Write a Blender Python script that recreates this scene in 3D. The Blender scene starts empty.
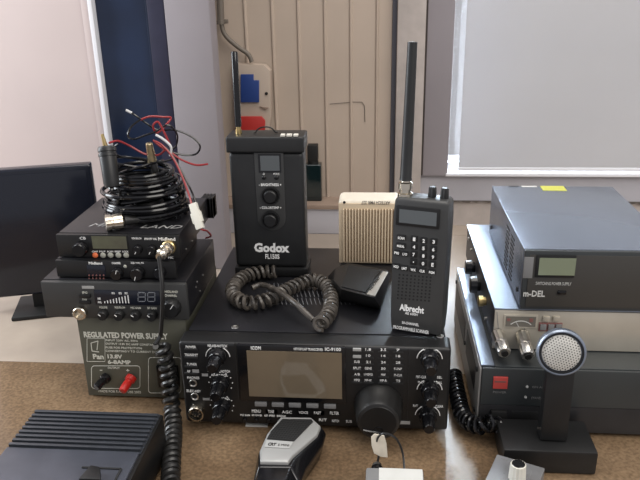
import bpy, bmesh, math, random
from mathutils import Vector, Matrix
random.seed(4)
S = bpy.context.scene
COL = S.collection
PI = math.pi

# ------------------------------------------------------------ camera
F_PX, PITCH, ROLL, YAW, CZ = 697.85, .3661, -.0205, -.0908, .511
cp, sp = math.cos(PITCH), math.sin(PITCH)
FW = Vector((math.sin(YAW)*cp, math.cos(YAW)*cp, -sp))
R0 = Vector((math.cos(YAW), -math.sin(YAW), 0)); U0 = R0.cross(FW)
RT = math.cos(ROLL)*R0 + math.sin(ROLL)*U0
UP = -math.sin(ROLL)*R0 + math.cos(ROLL)*U0
CPOS = Vector((0, 0, CZ))
cd = bpy.data.cameras.new('camera'); cam = bpy.data.objects.new('camera', cd); COL.objects.link(cam)
cd.sensor_fit = 'HORIZONTAL'; cd.sensor_width = 36; cd.lens = F_PX/640*36
cd.clip_start = .02; cd.clip_end = 50
m = Matrix((RT, UP, -FW)).transposed().to_4x4(); m.translation = CPOS
cam.matrix_world = m
S.camera = cam

# ------------------------------------------------------------ world, light, exposure
S.view_settings.view_transform = 'Standard'; S.view_settings.look = 'None'
S.view_settings.gamma = 1; S.view_settings.use_curve_mapping = False
S.view_settings.exposure = 0
w = bpy.data.worlds.new('world'); S.world = w; w.use_nodes = True
bg = w.node_tree.nodes['Background']; bg.inputs[0].default_value = (.93, .93, 1, 1); bg.inputs[1].default_value = .50

def area(name, loc, target, sx, sy, power, col):
    l = bpy.data.lights.new(name, 'AREA'); l.shape = 'RECTANGLE'; l.size = sx; l.size_y = sy
    l.energy = power; l.color = col
    o = bpy.data.objects.new(name, l); COL.objects.link(o); o.location = loc
    o.rotation_euler = (Vector(target)-Vector(loc)).to_track_quat('-Z', 'Y').to_euler()
    return o
# daylight outside the right-hand window, behind the blind
area('window_daylight', (.55, 1.90, .75), (.55, 0, .62), 1.3, 1.5, 60, (.84, .92, 1))
area('blind_edge_fill', (.165, 1.53, .60), (.165, 0, .60), .05, 1.0, 6, (.70, .85, 1))  # added narrow fill lamp behind the gap, brightens the blind's left edge
# daylight from the window on the left
area('left_window_daylight', (-1.4, .80, .70), (-.1, .8, .15), .4, 1.1, 20, (.90, .95, 1))
# ceiling luminaire over the bench
area('ceiling_daylight', (.1, .75, 2.1), (.1, .75, 0), 1.4, .9, 20, (1, .95, .88))
# the room's other window, high behind and right of the photographer
area('room_window_daylight', (1.3, -.6, 1.7), (0, .9, 0), 1.6, 1.2, 34, (1, .95, .88))

# ------------------------------------------------------------ pixel helpers
def ray(x, y): return RT*((x-320)/F_PX) - UP*((y-240)/F_PX) + FW
def fy(x, y, Y): d = ray(x, y); return CPOS + d*(Y/d.y)
def fz(x, y, Z): d = ray(x, y); return CPOS + d*((Z-CZ)/d.z)
def fx(x, y, X): d = ray(x, y); return CPOS + d*(X/d.x)

# ------------------------------------------------------------ materials
def mat(name, col, rough=.5, metal=0, var=0, scale=40, bump=0, col2=None, spec=.5, coat=0, bscale=None, stretch=None):
    m = bpy.data.materials.new(name); m.use_nodes = True
    nt = m.node_tree; b = nt.nodes['Principled BSDF']
    b.inputs['Roughness'].default_value = rough; b.inputs['Metallic'].default_value = metal
    b.inputs['Specular IOR Level'].default_value = spec; b.inputs['Coat Weight'].default_value = coat
    b.inputs['Coat Roughness'].default_value = .08
    b.inputs['Base Color'].default_value = (*col, 1)
    if var or bump or col2:
        tc = nt.nodes.new('ShaderNodeTexCoord'); mp = nt.nodes.new('ShaderNodeMapping')
        if stretch: mp.inputs['Scale'].default_value = stretch
        n = nt.nodes.new('ShaderNodeTexNoise'); n.inputs['Scale'].default_value = scale
        n.inputs['Detail'].default_value = 6
        nt.links.new(tc.outputs['Object'], mp.inputs[0]); nt.links.new(mp.outputs[0], n.inputs['Vector'])
        r = nt.nodes.new('ShaderNodeValToRGB'); nt.links.new(n.outputs['Fac'], r.inputs[0])
        r.color_ramp.elements[0].position = .3; r.color_ramp.elements[1].position = .7
        c2 = col2 or tuple(min(1, c*(1+var)) for c in col)
        c1 = col if col2 else tuple(c*(1-var) for c in col)
        r.color_ramp.elements[0].color = (*c1, 1); r.color_ramp.elements[1].color = (*c2, 1)
        nt.links.new(r.outputs[0], b.inputs['Base Color'])
        if bump:
            n2 = nt.nodes.new('ShaderNodeTexNoise'); n2.inputs['Scale'].default_value = bscale or scale*4
            n2.inputs['Detail'].default_value = 4
            nt.links.new(mp.outputs[0], n2.inputs['Vector'])
            bp = nt.nodes.new('ShaderNodeBump'); bp.inputs['Strength'].default_value = bump; bp.inputs['Distance'].default_value = .002
            nt.links.new(n2.outputs['Fac'], bp.inputs['Height']); nt.links.new(bp.outputs[0], b.inputs['Normal'])
    return m
M = {}
M['cream_wall'] = mat('cream_wall', (.46, .375, .305), .6, var=.06, scale=6, bump=.05)
M['lilac_wall'] = mat('lilac_wall', (.275, .25, .265), .7, var=.05, scale=8, bump=.1)
M['grey_wall'] = mat('grey_wall', (.42, .41, .44), .7, var=.07, scale=12, bump=.1)
M['beige_wall'] = mat('beige_wall', (.45, .40, .37), .7, var=.1, scale=30, bump=.1)
M['white_frame'] = mat('white_frame', (.75, .75, .78), .35)
M['dark_frame'] = mat('dark_frame', (.10, .10, .12), .5)
M['pink_wall'] = mat('pink_wall', (.52, .435, .415), .6, var=.04, scale=5)
M['navy'] = mat('navy', (.009, .018, .046), .3, var=.35, scale=9)
M['navy2'] = mat('navy_frame', (.022, .022, .045), .4, var=.1)
M['brown_ledge'] = mat('brown_ledge', (.27, .20, .155), .6, var=.15, scale=30)
M['brown_side'] = mat('brown_side', (.10, .085, .075), .7, var=.15, scale=10)
M['floor'] = mat('floor', (.2, .19, .18), .7, var=.2, scale=8)
M['black'] = mat('black_plastic', (.0075, .0075, .0078), .42, var=.15, scale=60, bump=.03)
M['black_shell'] = mat('black_metal_shell', (.010, .010, .012), .32, var=.25, scale=14, bump=.05, bscale=900)
M['matte_black'] = mat('matte_black', (.006, .006, .006), .6)
M['gloss_black'] = mat('gloss_black', (.006, .006, .007), .16)
M['rubber'] = mat('rubber', (.014, .0135, .013), .34)
M['dusty_rubber'] = mat('dusty_rubber', (.030, .026, .022), .32, col2=(.11, .095, .08), scale=90)
M['charcoal'] = mat('charcoal', (.017, .0175, .018), .42, var=.12, scale=60)
M['scanner'] = mat('scanner_plastic', (.040, .0405, .040), .40, var=.08, scale=60)
M['white'] = mat('white_print', (.88, .88, .86), .6)
M['grey_print'] = mat('grey_print', (.38, .38, .37), .6)
M['grey_key'] = mat('grey_key', (.20, .20, .20), .4)
M['lcd_brown'] = mat('lcd_brown', (.165, .13, .088), .07, var=.08, scale=20, spec=.7)
M['lcd_green'] = mat('lcd_green', (.22, .25, .17), .2)
M['lcd_olive'] = mat('lcd_olive', (.13, .135, .085), .25, col2=(.09, .085, .06), scale=50)
M['lcd_grey'] = mat('lcd_grey', (.10, .11, .115), .2)
M['lcd_dark'] = mat('lcd_dark', (.010, .012, .02), .15)
M['digit'] = mat('unlit_digit', (.22, .23, .25), .4)
M['psu'] = mat('psu_paint', (.095, .095, .072), .5, var=.08, scale=30)
M['psu_print'] = mat('psu_print', (.68, .68, .60), .6)
M['silver'] = mat('silver', (.62, .60, .56), .28, metal=1)
M['nickel'] = mat('nickel', (.66, .60, .50), .25, metal=1)
M['satin'] = mat('satin_silver', (.38, .38, .37), .38, metal=.3)
M['brass'] = mat('brass', (.62, .47, .22), .3, metal=1)
M['aged_brass'] = mat('aged_brass', (.50, .42, .26), .34, metal=1, var=.15, scale=200)
M['light_cover'] = mat('light_metal_cover', (.28, .32, .39), .33, metal=.7, var=.06, scale=8, bump=.04, bscale=400, stretch=(1, .3, 1))
M['champagne'] = mat('champagne', (.56, .52, .44), .36, metal=.5, var=.06)
M['steel_cover'] = mat('steel_cover', (.26, .30, .37), .24, metal=.6, var=.1, scale=8, bump=.04, bscale=400, stretch=(1, .3, 1))
M['side_dark'] = mat('side_dark', (.02, .02, .022), .4, var=.2)
M['md_face'] = mat('brown_grey_face', (.05, .047, .042), .4)
M['unit_grey'] = mat('unit_grey', (.036, .041, .043), .42, var=.08, scale=20)
M['grey_metal'] = mat('grey_metal', (.24, .24, .245), .4, metal=.4, var=.1)
M['unit_side'] = mat('unit_side', (.42, .41, .39), .4, metal=.2)
M['red'] = mat('red', (.45, .015, .010), .4)
M['red_lens'] = mat('red_badge', (.55, .07, .06), .4)
M['red_dim'] = mat('red_dim', (.22, .09, .08), .5)
M['red_wire'] = mat('red_wire', (.30, .022, .026), .35)
M['orange'] = mat('orange_key', (.75, .17, .06), .5)
M['pale_key'] = mat('pale_key', (.35, .35, .30), .5)
M['socket_red'] = mat('socket_red', (.42, .03, .025), .45)
M['socket_blue'] = mat('socket_blue', (.02, .05, .20), .4)
M['cream'] = mat('cream_plastic', (.66, .53, .37), .5, var=.03)
M['cream_top'] = mat('cream_case', (.72, .66, .55), .5, var=.03)
M['white_plastic'] = mat('white_plastic', (.70, .68, .60), .45)
M['tag'] = mat('tag_paper', (.62, .56, .46), .7, var=.1, scale=120)
M['label'] = mat('paper_label', (.60, .60, .57), .6, var=.04)
M['yellow'] = mat('yellow_sticker', (.62, .62, .12), .6)
M['plate_blue'] = mat('plate_blue', (.085, .092, .115), .3, metal=.4, var=.15, scale=30)
M['meter_grey'] = mat('meter_grey', (.16, .15, .13), .25)
M['vent_grey'] = mat('vent_grey', (.16, .16, .17), .5)
M['strip'] = mat('strip', (.36, .34, .30), .5)
M['tan'] = mat('tan_recess', (.30, .21, .13), .6)
M['conduit'] = mat('conduit_grey', (.16, .135, .11), .5)
M['bottle'] = mat('bottle_glass', (.006, .015, .017), .12, coat=.6)
M['heatsink'] = mat('heatsink', (.045, .050, .060), .30, metal=.3, var=.1)
M['mesh_steel'] = mat('mesh_steel', (.62, .61, .57), .45, metal=.2)
M['wire_white'] = mat('wire_white', (.6, .6, .6), .4)
M['wood_leg'] = mat('wood_leg', (.3, .22, .14), .6, var=.1)

# object space of the bench top: x as in the world, y shifted by -.9
STREAK = (-.15, .0530)
def bench_mat():
    m = bpy.data.materials.new('brown_board'); m.use_nodes = True; nt = m.node_tree; b = nt.nodes['Principled BSDF']
    tc = nt.nodes.new('ShaderNodeTexCoord')
    n1 = nt.nodes.new('ShaderNodeTexNoise'); n1.inputs['Scale'].default_value = 9; n1.inputs['Detail'].default_value = 8
    n2 = nt.nodes.new('ShaderNodeTexNoise'); n2.inputs['Scale'].default_value = 260; n2.inputs['Detail'].default_value = 5
    r1 = nt.nodes.new('ShaderNodeValToRGB'); r2 = nt.nodes.new('ShaderNodeValToRGB')
    r1.color_ramp.elements[0].position = .3; r1.color_ramp.elements[0].color = (.145, .092, .052, 1)
    r1.color_ramp.elements[1].position = .7; r1.color_ramp.elements[1].color = (.255, .172, .102, 1)
    r2.color_ramp.elements[0].position = .3; r2.color_ramp.elements[0].color = (.68, .68, .68, 1)
    r2.color_ramp.elements[1].position = .7; r2.color_ramp.elements[1].color = (1.2, 1.2, 1.2, 1)
    mx = nt.nodes.new('ShaderNodeMix'); mx.data_type = 'RGBA'; mx.blend_type = 'MULTIPLY'; mx.inputs[0].default_value = 1
    for n, r in ((n1, r1), (n2, r2)):
        nt.links.new(tc.outputs['Object'], n.inputs['Vector']); nt.links.new(n.outputs['Fac'], r.inputs[0])
    nt.links.new(r1.outputs[0], mx.inputs[6]); nt.links.new(r2.outputs[0], mx.inputs[7])
    # pale streak mixed into the board colour near the right-hand stack (a wedge that widens toward the front edge)
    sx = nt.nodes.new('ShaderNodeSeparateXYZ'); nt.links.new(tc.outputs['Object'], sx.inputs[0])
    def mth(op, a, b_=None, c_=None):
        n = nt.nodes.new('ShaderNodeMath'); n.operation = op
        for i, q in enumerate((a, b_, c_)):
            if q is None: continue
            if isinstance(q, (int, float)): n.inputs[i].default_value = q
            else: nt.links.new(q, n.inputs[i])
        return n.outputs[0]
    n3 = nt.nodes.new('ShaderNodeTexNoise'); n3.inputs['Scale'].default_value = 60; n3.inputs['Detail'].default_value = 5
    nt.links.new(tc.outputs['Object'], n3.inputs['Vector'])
    cen = mth('MULTIPLY_ADD', sx.outputs[1], STREAK[0], STREAK[1])     # centre line x = a*y + b
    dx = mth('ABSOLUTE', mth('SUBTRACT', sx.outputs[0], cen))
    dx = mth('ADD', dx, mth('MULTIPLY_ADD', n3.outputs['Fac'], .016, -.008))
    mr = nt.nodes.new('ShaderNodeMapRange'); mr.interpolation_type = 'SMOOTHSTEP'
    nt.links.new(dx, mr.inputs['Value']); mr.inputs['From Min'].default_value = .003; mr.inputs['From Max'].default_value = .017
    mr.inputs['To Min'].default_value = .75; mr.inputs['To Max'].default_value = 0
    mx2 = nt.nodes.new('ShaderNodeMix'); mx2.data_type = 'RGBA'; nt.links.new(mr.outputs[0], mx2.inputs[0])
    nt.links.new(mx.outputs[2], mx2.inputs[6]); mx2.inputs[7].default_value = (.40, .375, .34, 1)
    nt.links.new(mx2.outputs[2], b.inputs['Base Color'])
    b.inputs['Roughness'].default_value = .27
    bp = nt.nodes.new('ShaderNodeBump'); bp.inputs['Strength'].default_value = .12; bp.inputs['Distance'].default_value = .001
    nt.links.new(n2.outputs['Fac'], bp.inputs['Height']); nt.links.new(bp.outputs[0], b.inputs['Normal'])
    return m
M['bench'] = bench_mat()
M['beige_board'] = mat('beige_board', (.36, .30, .245), .35, var=.12, scale=14, bump=.05)

def blind_mat():
    m = bpy.data.materials.new('blind_fabric'); m.use_nodes = True; nt = m.node_tree
    for n in list(nt.nodes): nt.nodes.remove(n)
    out = nt.nodes.new('ShaderNodeOutputMaterial'); d = nt.nodes.new('ShaderNodeBsdfDiffuse'); t = nt.nodes.new('ShaderNodeBsdfTranslucent')
    n = nt.nodes.new('ShaderNodeTexNoise'); n.inputs['Scale'].default_value = 7; r = nt.nodes.new('ShaderNodeValToRGB')
    r.color_ramp.elements[0].color = (.53, .52, .52, 1); r.color_ramp.elements[1].color = (.60, .585, .58, 1)
    nt.links.new(n.outputs['Fac'], r.inputs[0]); nt.links.new(r.outputs[0], d.inputs[0])
    t.inputs[0].default_value = (.40, .39, .40, 1)
    mx = nt.nodes.new('ShaderNodeMixShader'); mx.inputs[0].default_value = .3
    nt.links.new(d.outputs[0], mx.inputs[1]); nt.links.new(t.outputs[0], mx.inputs[2]); nt.links.new(mx.outputs[0], out.inputs[0])
    return m
M['blind'] = blind_mat()
def glass_mat():
    m = bpy.data.materials.new('window_glass'); m.use_nodes = True; nt = m.node_tree
    for n in list(nt.nodes): nt.nodes.remove(n)
    out = nt.nodes.new('ShaderNodeOutputMaterial'); g = nt.nodes.new('ShaderNodeBsdfGlossy'); t = nt.nodes.new('ShaderNodeBsdfTransparent')
    g.inputs['Roughness'].default_value = .02
    mx = nt.nodes.new('ShaderNodeMixShader'); mx.inputs[0].default_value = .06
    nt.links.new(t.outputs[0], mx.inputs[1]); nt.links.new(g.outputs[0], mx.inputs[2]); nt.links.new(mx.outputs[0], out.inputs[0])
    return m
M['glass'] = glass_mat()

# ------------------------------------------------------------ mesh builder
class MB:
    def __init__(s): s.bm = bmesh.new()
    def merge(s, b, bevel=0, seg=2):
        if bevel:
            bmesh.ops.bevel(b, geom=[e for e in b.edges if len(e.link_faces) == 2 and e.calc_face_angle(0) > .5], offset=bevel, segments=seg, profile=.6, affect='EDGES', clamp_overlap=True)
        me = bpy.data.meshes.new('tmp'); b.to_mesh(me); b.free(); s.bm.from_mesh(me); bpy.data.meshes.remove(me); return s
    def box(s, x0, x1, y0, y1, z0, z1, bevel=0, seg=2, mtx=None):
        b = bmesh.new(); bmesh.ops.create_cube(b, size=1)
        for v in b.verts: v.co = Vector((x0+(v.co.x+.5)*(x1-x0), y0+(v.co.y+.5)*(y1-y0), z0+(v.co.z+.5)*(z1-z0)))
        if bevel: 
            bmesh.ops.bevel(b, geom=b.edges[:], offset=bevel, segments=seg, profile=.6, affect='EDGES', clamp_overlap=True)
        if mtx: b.transform(mtx)
        return s.merge(b)
    def loft(s, rings, bevel=0, seg=2, cap=True):
        b = bmesh.new(); rr = [[b.verts.new(p) for p in r] for r in rings]; n = len(rings[0])
        for a, c in zip(rr, rr[1:]):
            for i in range(n):
                b.faces.new((a[i], a[(i+1) % n], c[(i+1) % n], c[i]))
        if cap: b.faces.new(rr[0][::-1]); b.faces.new(rr[-1])
        bmesh.ops.recalc_face_normals(b, faces=b.faces[:])
        return s.merge(b, bevel, seg)
    def prism(s, poly, off, bevel=0, seg=2):
        off = Vector(off); return s.loft([[Vector(p) for p in poly], [Vector(p)+off for p in poly]], bevel, seg)
    def lathe(s, prof, o, axis, seg=24, ribs=0, ribd=0):
        o = Vector(o); a = Vector(axis).normalized(); u = a.orthogonal().normalized(); v = a.cross(u); rings = []
        for h, r in prof:
            rings.append([o+a*h+(u*math.cos(t)+v*math.sin(t))*(r*(1-(ribd if (ribs and k % 2) else 0))) for k, t in ((k, 2*PI*k/seg) for k in range(seg))])
        return s.loft(rings)
    def cyl(s, p0, p1, r0, r1=None, seg=20):
        p0 = Vector(p0); p1 = Vector(p1); r1 = r0 if r1 is None else r1
        return s.lathe([(0, r0), ((p1-p0).length, r1)], p0, p1-p0, seg)
    def tube(s, pts, r, seg=8, close=False):
        pts = [Vector(p) for p in pts]; n = len(pts); rings = []; u = None
        for i, p in enumerate(pts):
            a = pts[(i+1) % n] if (close or i < n-1) else pts[i]; c = pts[i-1] if (close or i > 0) else pts[i]
            t = (a-c).normalized() if (a-c).length > 1e-9 else Vector((0, 0, 1))
            if u is None: u = t.orthogonal().normalized()
            u = (u-t*u.dot(t)); u = u.normalized() if u.length > 1e-6 else t.orthogonal().normalized()
            v = t.cross(u); rad = r(i/(n-1)) if callable(r) else r
            rings.append([p+(u*math.cos(2*PI*k/seg)+v*math.sin(2*PI*k/seg))*rad for k in range(seg)])
        if close: rings.append(rings[0])
        return s.loft(rings, cap=not close)
    def coil(s, path, R, r, turns, seg=6, per=14):
        P = smooth(path, 10); L = [0]
        for a, b in zip(P, P[1:]): L.append(L[-1]+(b-a).length)
        tot = L[-1]; out = []; u = None; N = turns*per; j = 0
        for i in range(N+1):
            d = tot*i/N
            while j < len(L)-2 and L[j+1] < d: j += 1
            f = (d-L[j])/max(1e-9, L[j+1]-L[j]); p = P[j].lerp(P[j+1], f)
            t = (P[min(j+2, len(P)-1)]-P[max(j-1, 0)]).normalized()
            if u is None: u = t.orthogonal().normalized()
            u = (u-t*u.dot(t)).normalized(); v = t.cross(u); a = 2*PI*i/per
            out.append(p+(u*math.cos(a)+v*math.sin(a))*R)
        return s.tube(out, r, seg)
    def ring(s, c, axis, R, r, a0=0, a1=2*PI, n=32, seg=6, up=None):
        c = Vector(c); a = Vector(axis).normalized(); u = Vector(up) if up else a.orthogonal().normalized(); v = a.cross(u)
        full = abs(a1-a0-2*PI) < 1e-4; k = n if full else n+1
        return s.tube([c+(u*math.cos(a0+(a1-a0)*i/n)+v*math.sin(a0+(a1-a0)*i/n))*R for i in range(k)], r, seg, close=full)
    def dome(s, o, axis, r, h, seg=16):
        return s.lathe([(h*math.sin(t*PI/2/5), max(r*math.cos(t*PI/2/5), r*.02)) for t in range(6)], o, axis, seg)
    def text(s, txt, o, U, V, width=None, height=None, ext=.00025, center=False, shear=0, bold=0):
        c = bpy.data.curves.new('t', 'FONT'); c.body = txt; c.extrude = .02; c.resolution_u = 2; c.shear = shear; c.offset = bold
        ob = bpy.data.objects.new('t', c); COL.objects.link(ob)
        dg = bpy.context.evaluated_depsgraph_get(); me = bpy.data.meshes.new_from_object(ob.evaluated_get(dg))
        bpy.data.objects.remove(ob); bpy.data.curves.remove(c)
        if not me.vertices: return s
        xs = [v.co.x for v in me.vertices]; ys = [v.co.y for v in me.vertices]; x0, x1, y0, y1 = min(xs), max(xs), min(ys), max(ys)
        U = Vector(U).normalized(); V = Vector(V).normalized(); N = U.cross(V)
        sy = (height or 1)/(y1-y0); sx = (width/(x1-x0)) if width else sy
        if not height: sy = sx
        o = Vector(o)
        if center: o = o - U*((x1-x0)*sx/2) - V*((y1-y0)*sy/2)
        for v in me.vertices: v.co = o+U*((v.co.x-x0)*sx)+V*((v.co.y-y0)*sy)+N*(v.co.z/.02*ext)
        s.bm.from_mesh(me); bpy.data.meshes.remove(me); return s
    # text and plates given by their picture extent on a front plane y=Y
    def ftext(s, txt, x0, y0, x1, y1, Y, **k):
        a = fy(x0, y1, Y); b = fy(x1, y1, Y); c = fy((x0+x1)/2, y0, Y); d = fy((x0+x1)/2, y1, Y)
        return s.text(txt, (a.x, Y-.0004, d.z), (1, 0, 0), (0, 0, 1), width=b.x-a.x, height=c.z-d.z, **k)
    def fbox(s, x0, y0, x1, y1, Y, d0, d1, bevel=0):
        m_ = (x0+x1)/2; n_ = (y0+y1)/2
        return s.box(fy(x0, n_, Y).x, fy(x1, n_, Y).x, Y+d0, Y+d1, fy(m_, y1, Y).z, fy(m_, y0, Y).z, bevel)
    def build(s, name, material, parent=None):
        me = bpy.data.meshes.new(name); bmesh.ops.recalc_face_normals(s.bm, faces=s.bm.faces[:])
        org = Vector((0, 0, 0)); p = parent
        while p is not None: org += p.location; p = p.parent
        if parent is None and s.bm.verts:
            n = len(s.bm.verts); org = Vector((sum(v.co.x for v in s.bm.verts)/n, sum(v.co.y for v in s.bm.verts)/n, min(v.co.z for v in s.bm.verts)))
        for v in s.bm.verts: v.co -= org
        for f in s.bm.faces: f.smooth = True
        s.bm.to_mesh(me); s.bm.free(); me.materials.append(M[material])
        try: me.set_sharp_from_angle(angle=math.radians(38))
        except Exception: pass
        o = bpy.data.objects.new(name, me); COL.objects.link(o)
        if parent is None: o.location = org
        else: o.parent = parent
        return o

def smooth(pts, k=8):
    P = [Vector(p) for p in pts]; out = []
    for i in range(len(P)-1):
        p0 = P[max(i-1, 0)]; p1 = P[i]; p2 = P[i+1]; p3 = P[min(i+2, len(P)-1)]
        for j in range(k):
            t = j/k
            out.append(.5*((2*p1)+(p2-p0)*t+(2*p0-5*p1+4*p2-p3)*t*t+(3*p1-p0-3*p2+p3)*t**3))
    out.append(P[-1]); return out

def thing(name, label, cat, loc, group=None):
    o = bpy.data.objects.new(name, None); COL.objects.link(o); o.location = loc; o.empty_display_size = .02
    o['label'] = label; o['category'] = cat
    if group: o['group'] = group
    return o
def tag(o, label, cat, group=None, kind=None):
    o['label'] = label; o['category'] = cat
    if group: o['group'] = group
    if kind: o['kind'] = kind
    return o
def struct(name, mb, m_, parent=None):
    o = mb.build(name, m_, parent)
    if parent is None: o['kind'] = 'structure'
    return o
def lab(o, l): o['label'] = l; return o
X1, Y1, Z1 = Vector((1, 0, 0)), Vector((0, 1, 0)), Vector((0, 0, 1))

# ============================================================ SETTING
FZ = -.88
struct('floor', MB().box(-2.4, 2.4, -2.2, 1.75, FZ-.05, FZ), 'floor')
W = 1.42
# wall below and around the window
xw = .1385
wb = MB().box(-1.6, xw, 1.50, 1.62, FZ, 1.5).box(xw, 1.6, 1.50, 1.62, FZ, .105).box(xw, 1.6, 1.50, 1.62, 1.2, 1.5)
struct('wall_back', wb, 'grey_wall')
# lower masonry of the wall: grey upper face with a chipped lower edge, paler plinth under it
struct('trim_1', MB().box(.080, 1.6, W, 1.50, .054, .113), 'grey_wall')
g = MB(); x = .085
pts = []
while x < .9:
    pts.append((x, .054+random.uniform(-.0035, .002))); x += random.uniform(.003, .012)
poly = [(.085, W-.0015, .0575)] + [(p[0], W-.0015, p[1]) for p in pts] + [(.9, W-.0015, .0575)]
struct('trim_2', MB().box(.02, 1.6, W+.006, 1.50, -.03, .053), 'beige_wall')
struct('trim_3', g.prism(poly, (0, .0013, 0)), 'brown_side')
# ribbed cream panel
rb = MB(); ribx = [fy(x_, 60, W).x for x_ in (247.5, 274, 299.5, 325.5, 351, 377)]
prof = [(-.40, W+.012)]
prof = [(-.42, W)]
for rx in ribx: prof += [(rx-.0035, W), (rx-.0012, W-.004), (rx+.0012, W-.004), (rx+.0035, W)]
prof += [(.020, W)]
poly = [Vector((a, b, .055)) for a, b in prof] + [Vector((.020, 1.50, .055)), Vector((-.42, 1.50, .055))]
rb.prism(poly, (0, 0, .9)); struct('wall_panel_back', rb, 'cream_wall')
bpy.data.objects['wall_panel_back'].name = 'trim_4'
# posts right of the panel
struct('trim_5', MB().box(.0205, .0290, W-.004, 1.50, .055, .95), 'dark_frame')
struct('trim_6', MB().box(.0295, .0835, W-.022, 1.50, .055, .95, .003), 'beige_wall')
struct('trim_7', MB().box(.0840, .0870, W-.008, 1.50, .114, .95), 'brown_side')
struct('trim_8', MB().box(.0872, .1384, W-.012, 1.50, .114, .95, .002), 'lilac_wall')
# ledge block on the left of the wall
struct('trim_9', MB().box(-.42, .0195, 1.365, 1.50, .0, .052, .001).box(-.42, .0195, 1.362, 1.50, .0525, .0545), 'grey_wall')
struct('trim_10', MB().box(-.42, .0195, 1.360, 1.50,   .0548, .0640, .001), 'brown_ledge')
# window
wf = thing('window_1', '', '', (xw, W, .113)); del wf['label'], wf['category']; wf['kind'] = 'structure'
MB().box(xw-.004, 1.6, W-.014, W+.075, .1135, .1195, .001).build('window_sill', 'white_frame', wf)
MB().box(xw, 1.6, W+.035, W+.055, .1195, .130).box(xw, xw+.0012, W+.035, W+.055, .13, 1.2).build('window_frame', 'white_frame', wf)
MB().box(xw+.004, 1.6, W+.044, W+.047, .130, 1.2).build('window_pane', 'glass', wf)
# blind
bl = thing('roller_blind', 'plain grey roller blind drawn down over the right-hand window', 'blind', (.6, W-.004, .124))
a = fy(463.5, 104, W-.004); xb = .1610
MB().box(xb, 1.5, W-.0045, W-.0035, .130, 1.15).build('blind_fabric', 'blind', bl)
MB().box(xb-.001, 1.5, W-.008, W, .1235, .1305, .002).build('bottom_bar', 'white_frame', bl)
# left side: pillar, navy door, white jamb and pale wall
YP = 1.17
pl = fy(166, 0, YP).x
a0 = fy(176, 120, YP).x; a1 = fy(217.5, 120, YP).x
struct('wall_left', MB().box(a0-.003, a1, YP, 1.215, -.0, .95, .003), 'lilac_wall')
d = thing('door_1', '', '', (a0-.1, YP, 0)); del d['label'], d['category']; d['kind'] = 'structure'
nl = fy(109.5, 120, YP+.012).x; nm = fy(155, 100, YP+.012).x
MB().box(nl, nm, YP+.015, YP+.05, 0, .95).build('door_leaf', 'navy', d)
MB().box(nm+.0005, nm+.004, YP+.008, YP+.05, 0, .95, .001).build('door_moulding', 'navy', d)
MB().box(nm+.0045, a0-.004, YP+.004, YP+.05, 0, .95, .001).build('door_frame', 'navy2', d)
struct('trim_12', MB().box(nl-.008, nl-.0005, YP+.0, YP+.05, 0, .95, .001), 'white_frame')
struct('trim_13', MB().box(nl-.021, nl-.0085, YP+.004, YP+.05, 0, .95, .002), 'pink_wall')
struct('trim_14', MB().box(-1.6, nl-.0215, YP+.010, YP+.05, -0, .95), 'pink_wall')

# ---- workbench
wbn = thing('workbench', 'brown board workbench top carrying all the radio gear', 'workbench', (0, .9, FZ))
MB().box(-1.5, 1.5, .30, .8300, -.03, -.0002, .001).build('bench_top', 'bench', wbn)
MB().box(-1.5, 1.5, .8303, 1.365, -.03, -.0003, .0008).box(.02, 1.5, 1.3652, 1.4255, -.03, -.0003).build('rear_board', 'beige_board', wbn)
for lx in (-1.4, 1.34):
    for ly in (.36, 1.28):
        MB().box(lx, lx+.06, ly, ly+.06, FZ, -.0302, .003).build('leg', 'wood_leg', wbn)

# ============================================================ WALL SOCKETS
YS = 1.405
t = thing('conduit_pipe', 'grey-brown conduit bending down to the socket box on the cream wall', 'pipe', (-.31, 1.40, .35))
pp = [fy(x_, y_, 1.395) for x_, y_ in ((218, -30), (220, 0), (221.5, 24), (226, 36), (238, 47), (248, 54), (252, 62))]
MB().tube(smooth(pp, 8), .0045, 12).build('pipe', 'conduit', t)
c = fy(221, 22, 1.395); MB().cyl(fy(219, -30, 1.395), c, .0068).cyl(c-Vector((0, 0, .004)), c+Vector((0, 0, .003)), .0085).box(c.x+.004, c.x+.014, 1.39, 1.40, c.z-.003, c.z+.005, .002).build('coupler', 'conduit', t)
def fpoly(mb, pts, Y, d0, d1, bevel=0):
    P = [fy(x_, y_, Y) for x_, y_ in pts]; return mb.prism([Vector((p.x, Y+d0, p.z)) for p in P], (0, d1-d0, 0), bevel)
t = thing('socket_box', 'cream wall socket box with blue and red outlet covers behind the antenna', 'socket', fy(255, 135, 1.41))
fpoly(MB(), [(236, 64), (264, 65), (270, 71), (271, 115), (268, 137), (236, 137)], 1.39, 0, .024, .001).build('housing', 'cream_wall', t)
fpoly(MB(), [(241, 74), (254, 74), (254, 80), (259.5, 80), (259.5, 102), (241, 102)], 1.39, -.006, -.0005, .0015).build('blue_cover', 'socket_blue', t)
fpoly(MB(), [(241, 116), (262, 116), (265.5, 120), (265.5, 136), (241, 136)], 1.39, -.008, -.0005, .0015).build('red_cover', 'socket_red', t)
c = fy(266.5, 93.5, 1.39); MB().cyl(c, c-Y1*.002, .003).build('screw', 'matte_black', t)
fpoly(MB(), [(260, 106), (269, 107.5), (266, 109.5)], 1.39, -.004, -.0005).build('hinge', 'brown_ledge', t)
mb = MB().tube([fy(x_, y_, W-.0012) for x_, y_ in ((330, 104), (341, 103), (352, 102), (362, 102), (364.5, 106), (365, 122))], .0006, 5)
tag(mb.build('thin_wire', 'brown_side', None), 'thin dark wire pinned on the cream ribbed wall', 'wire')

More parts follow.
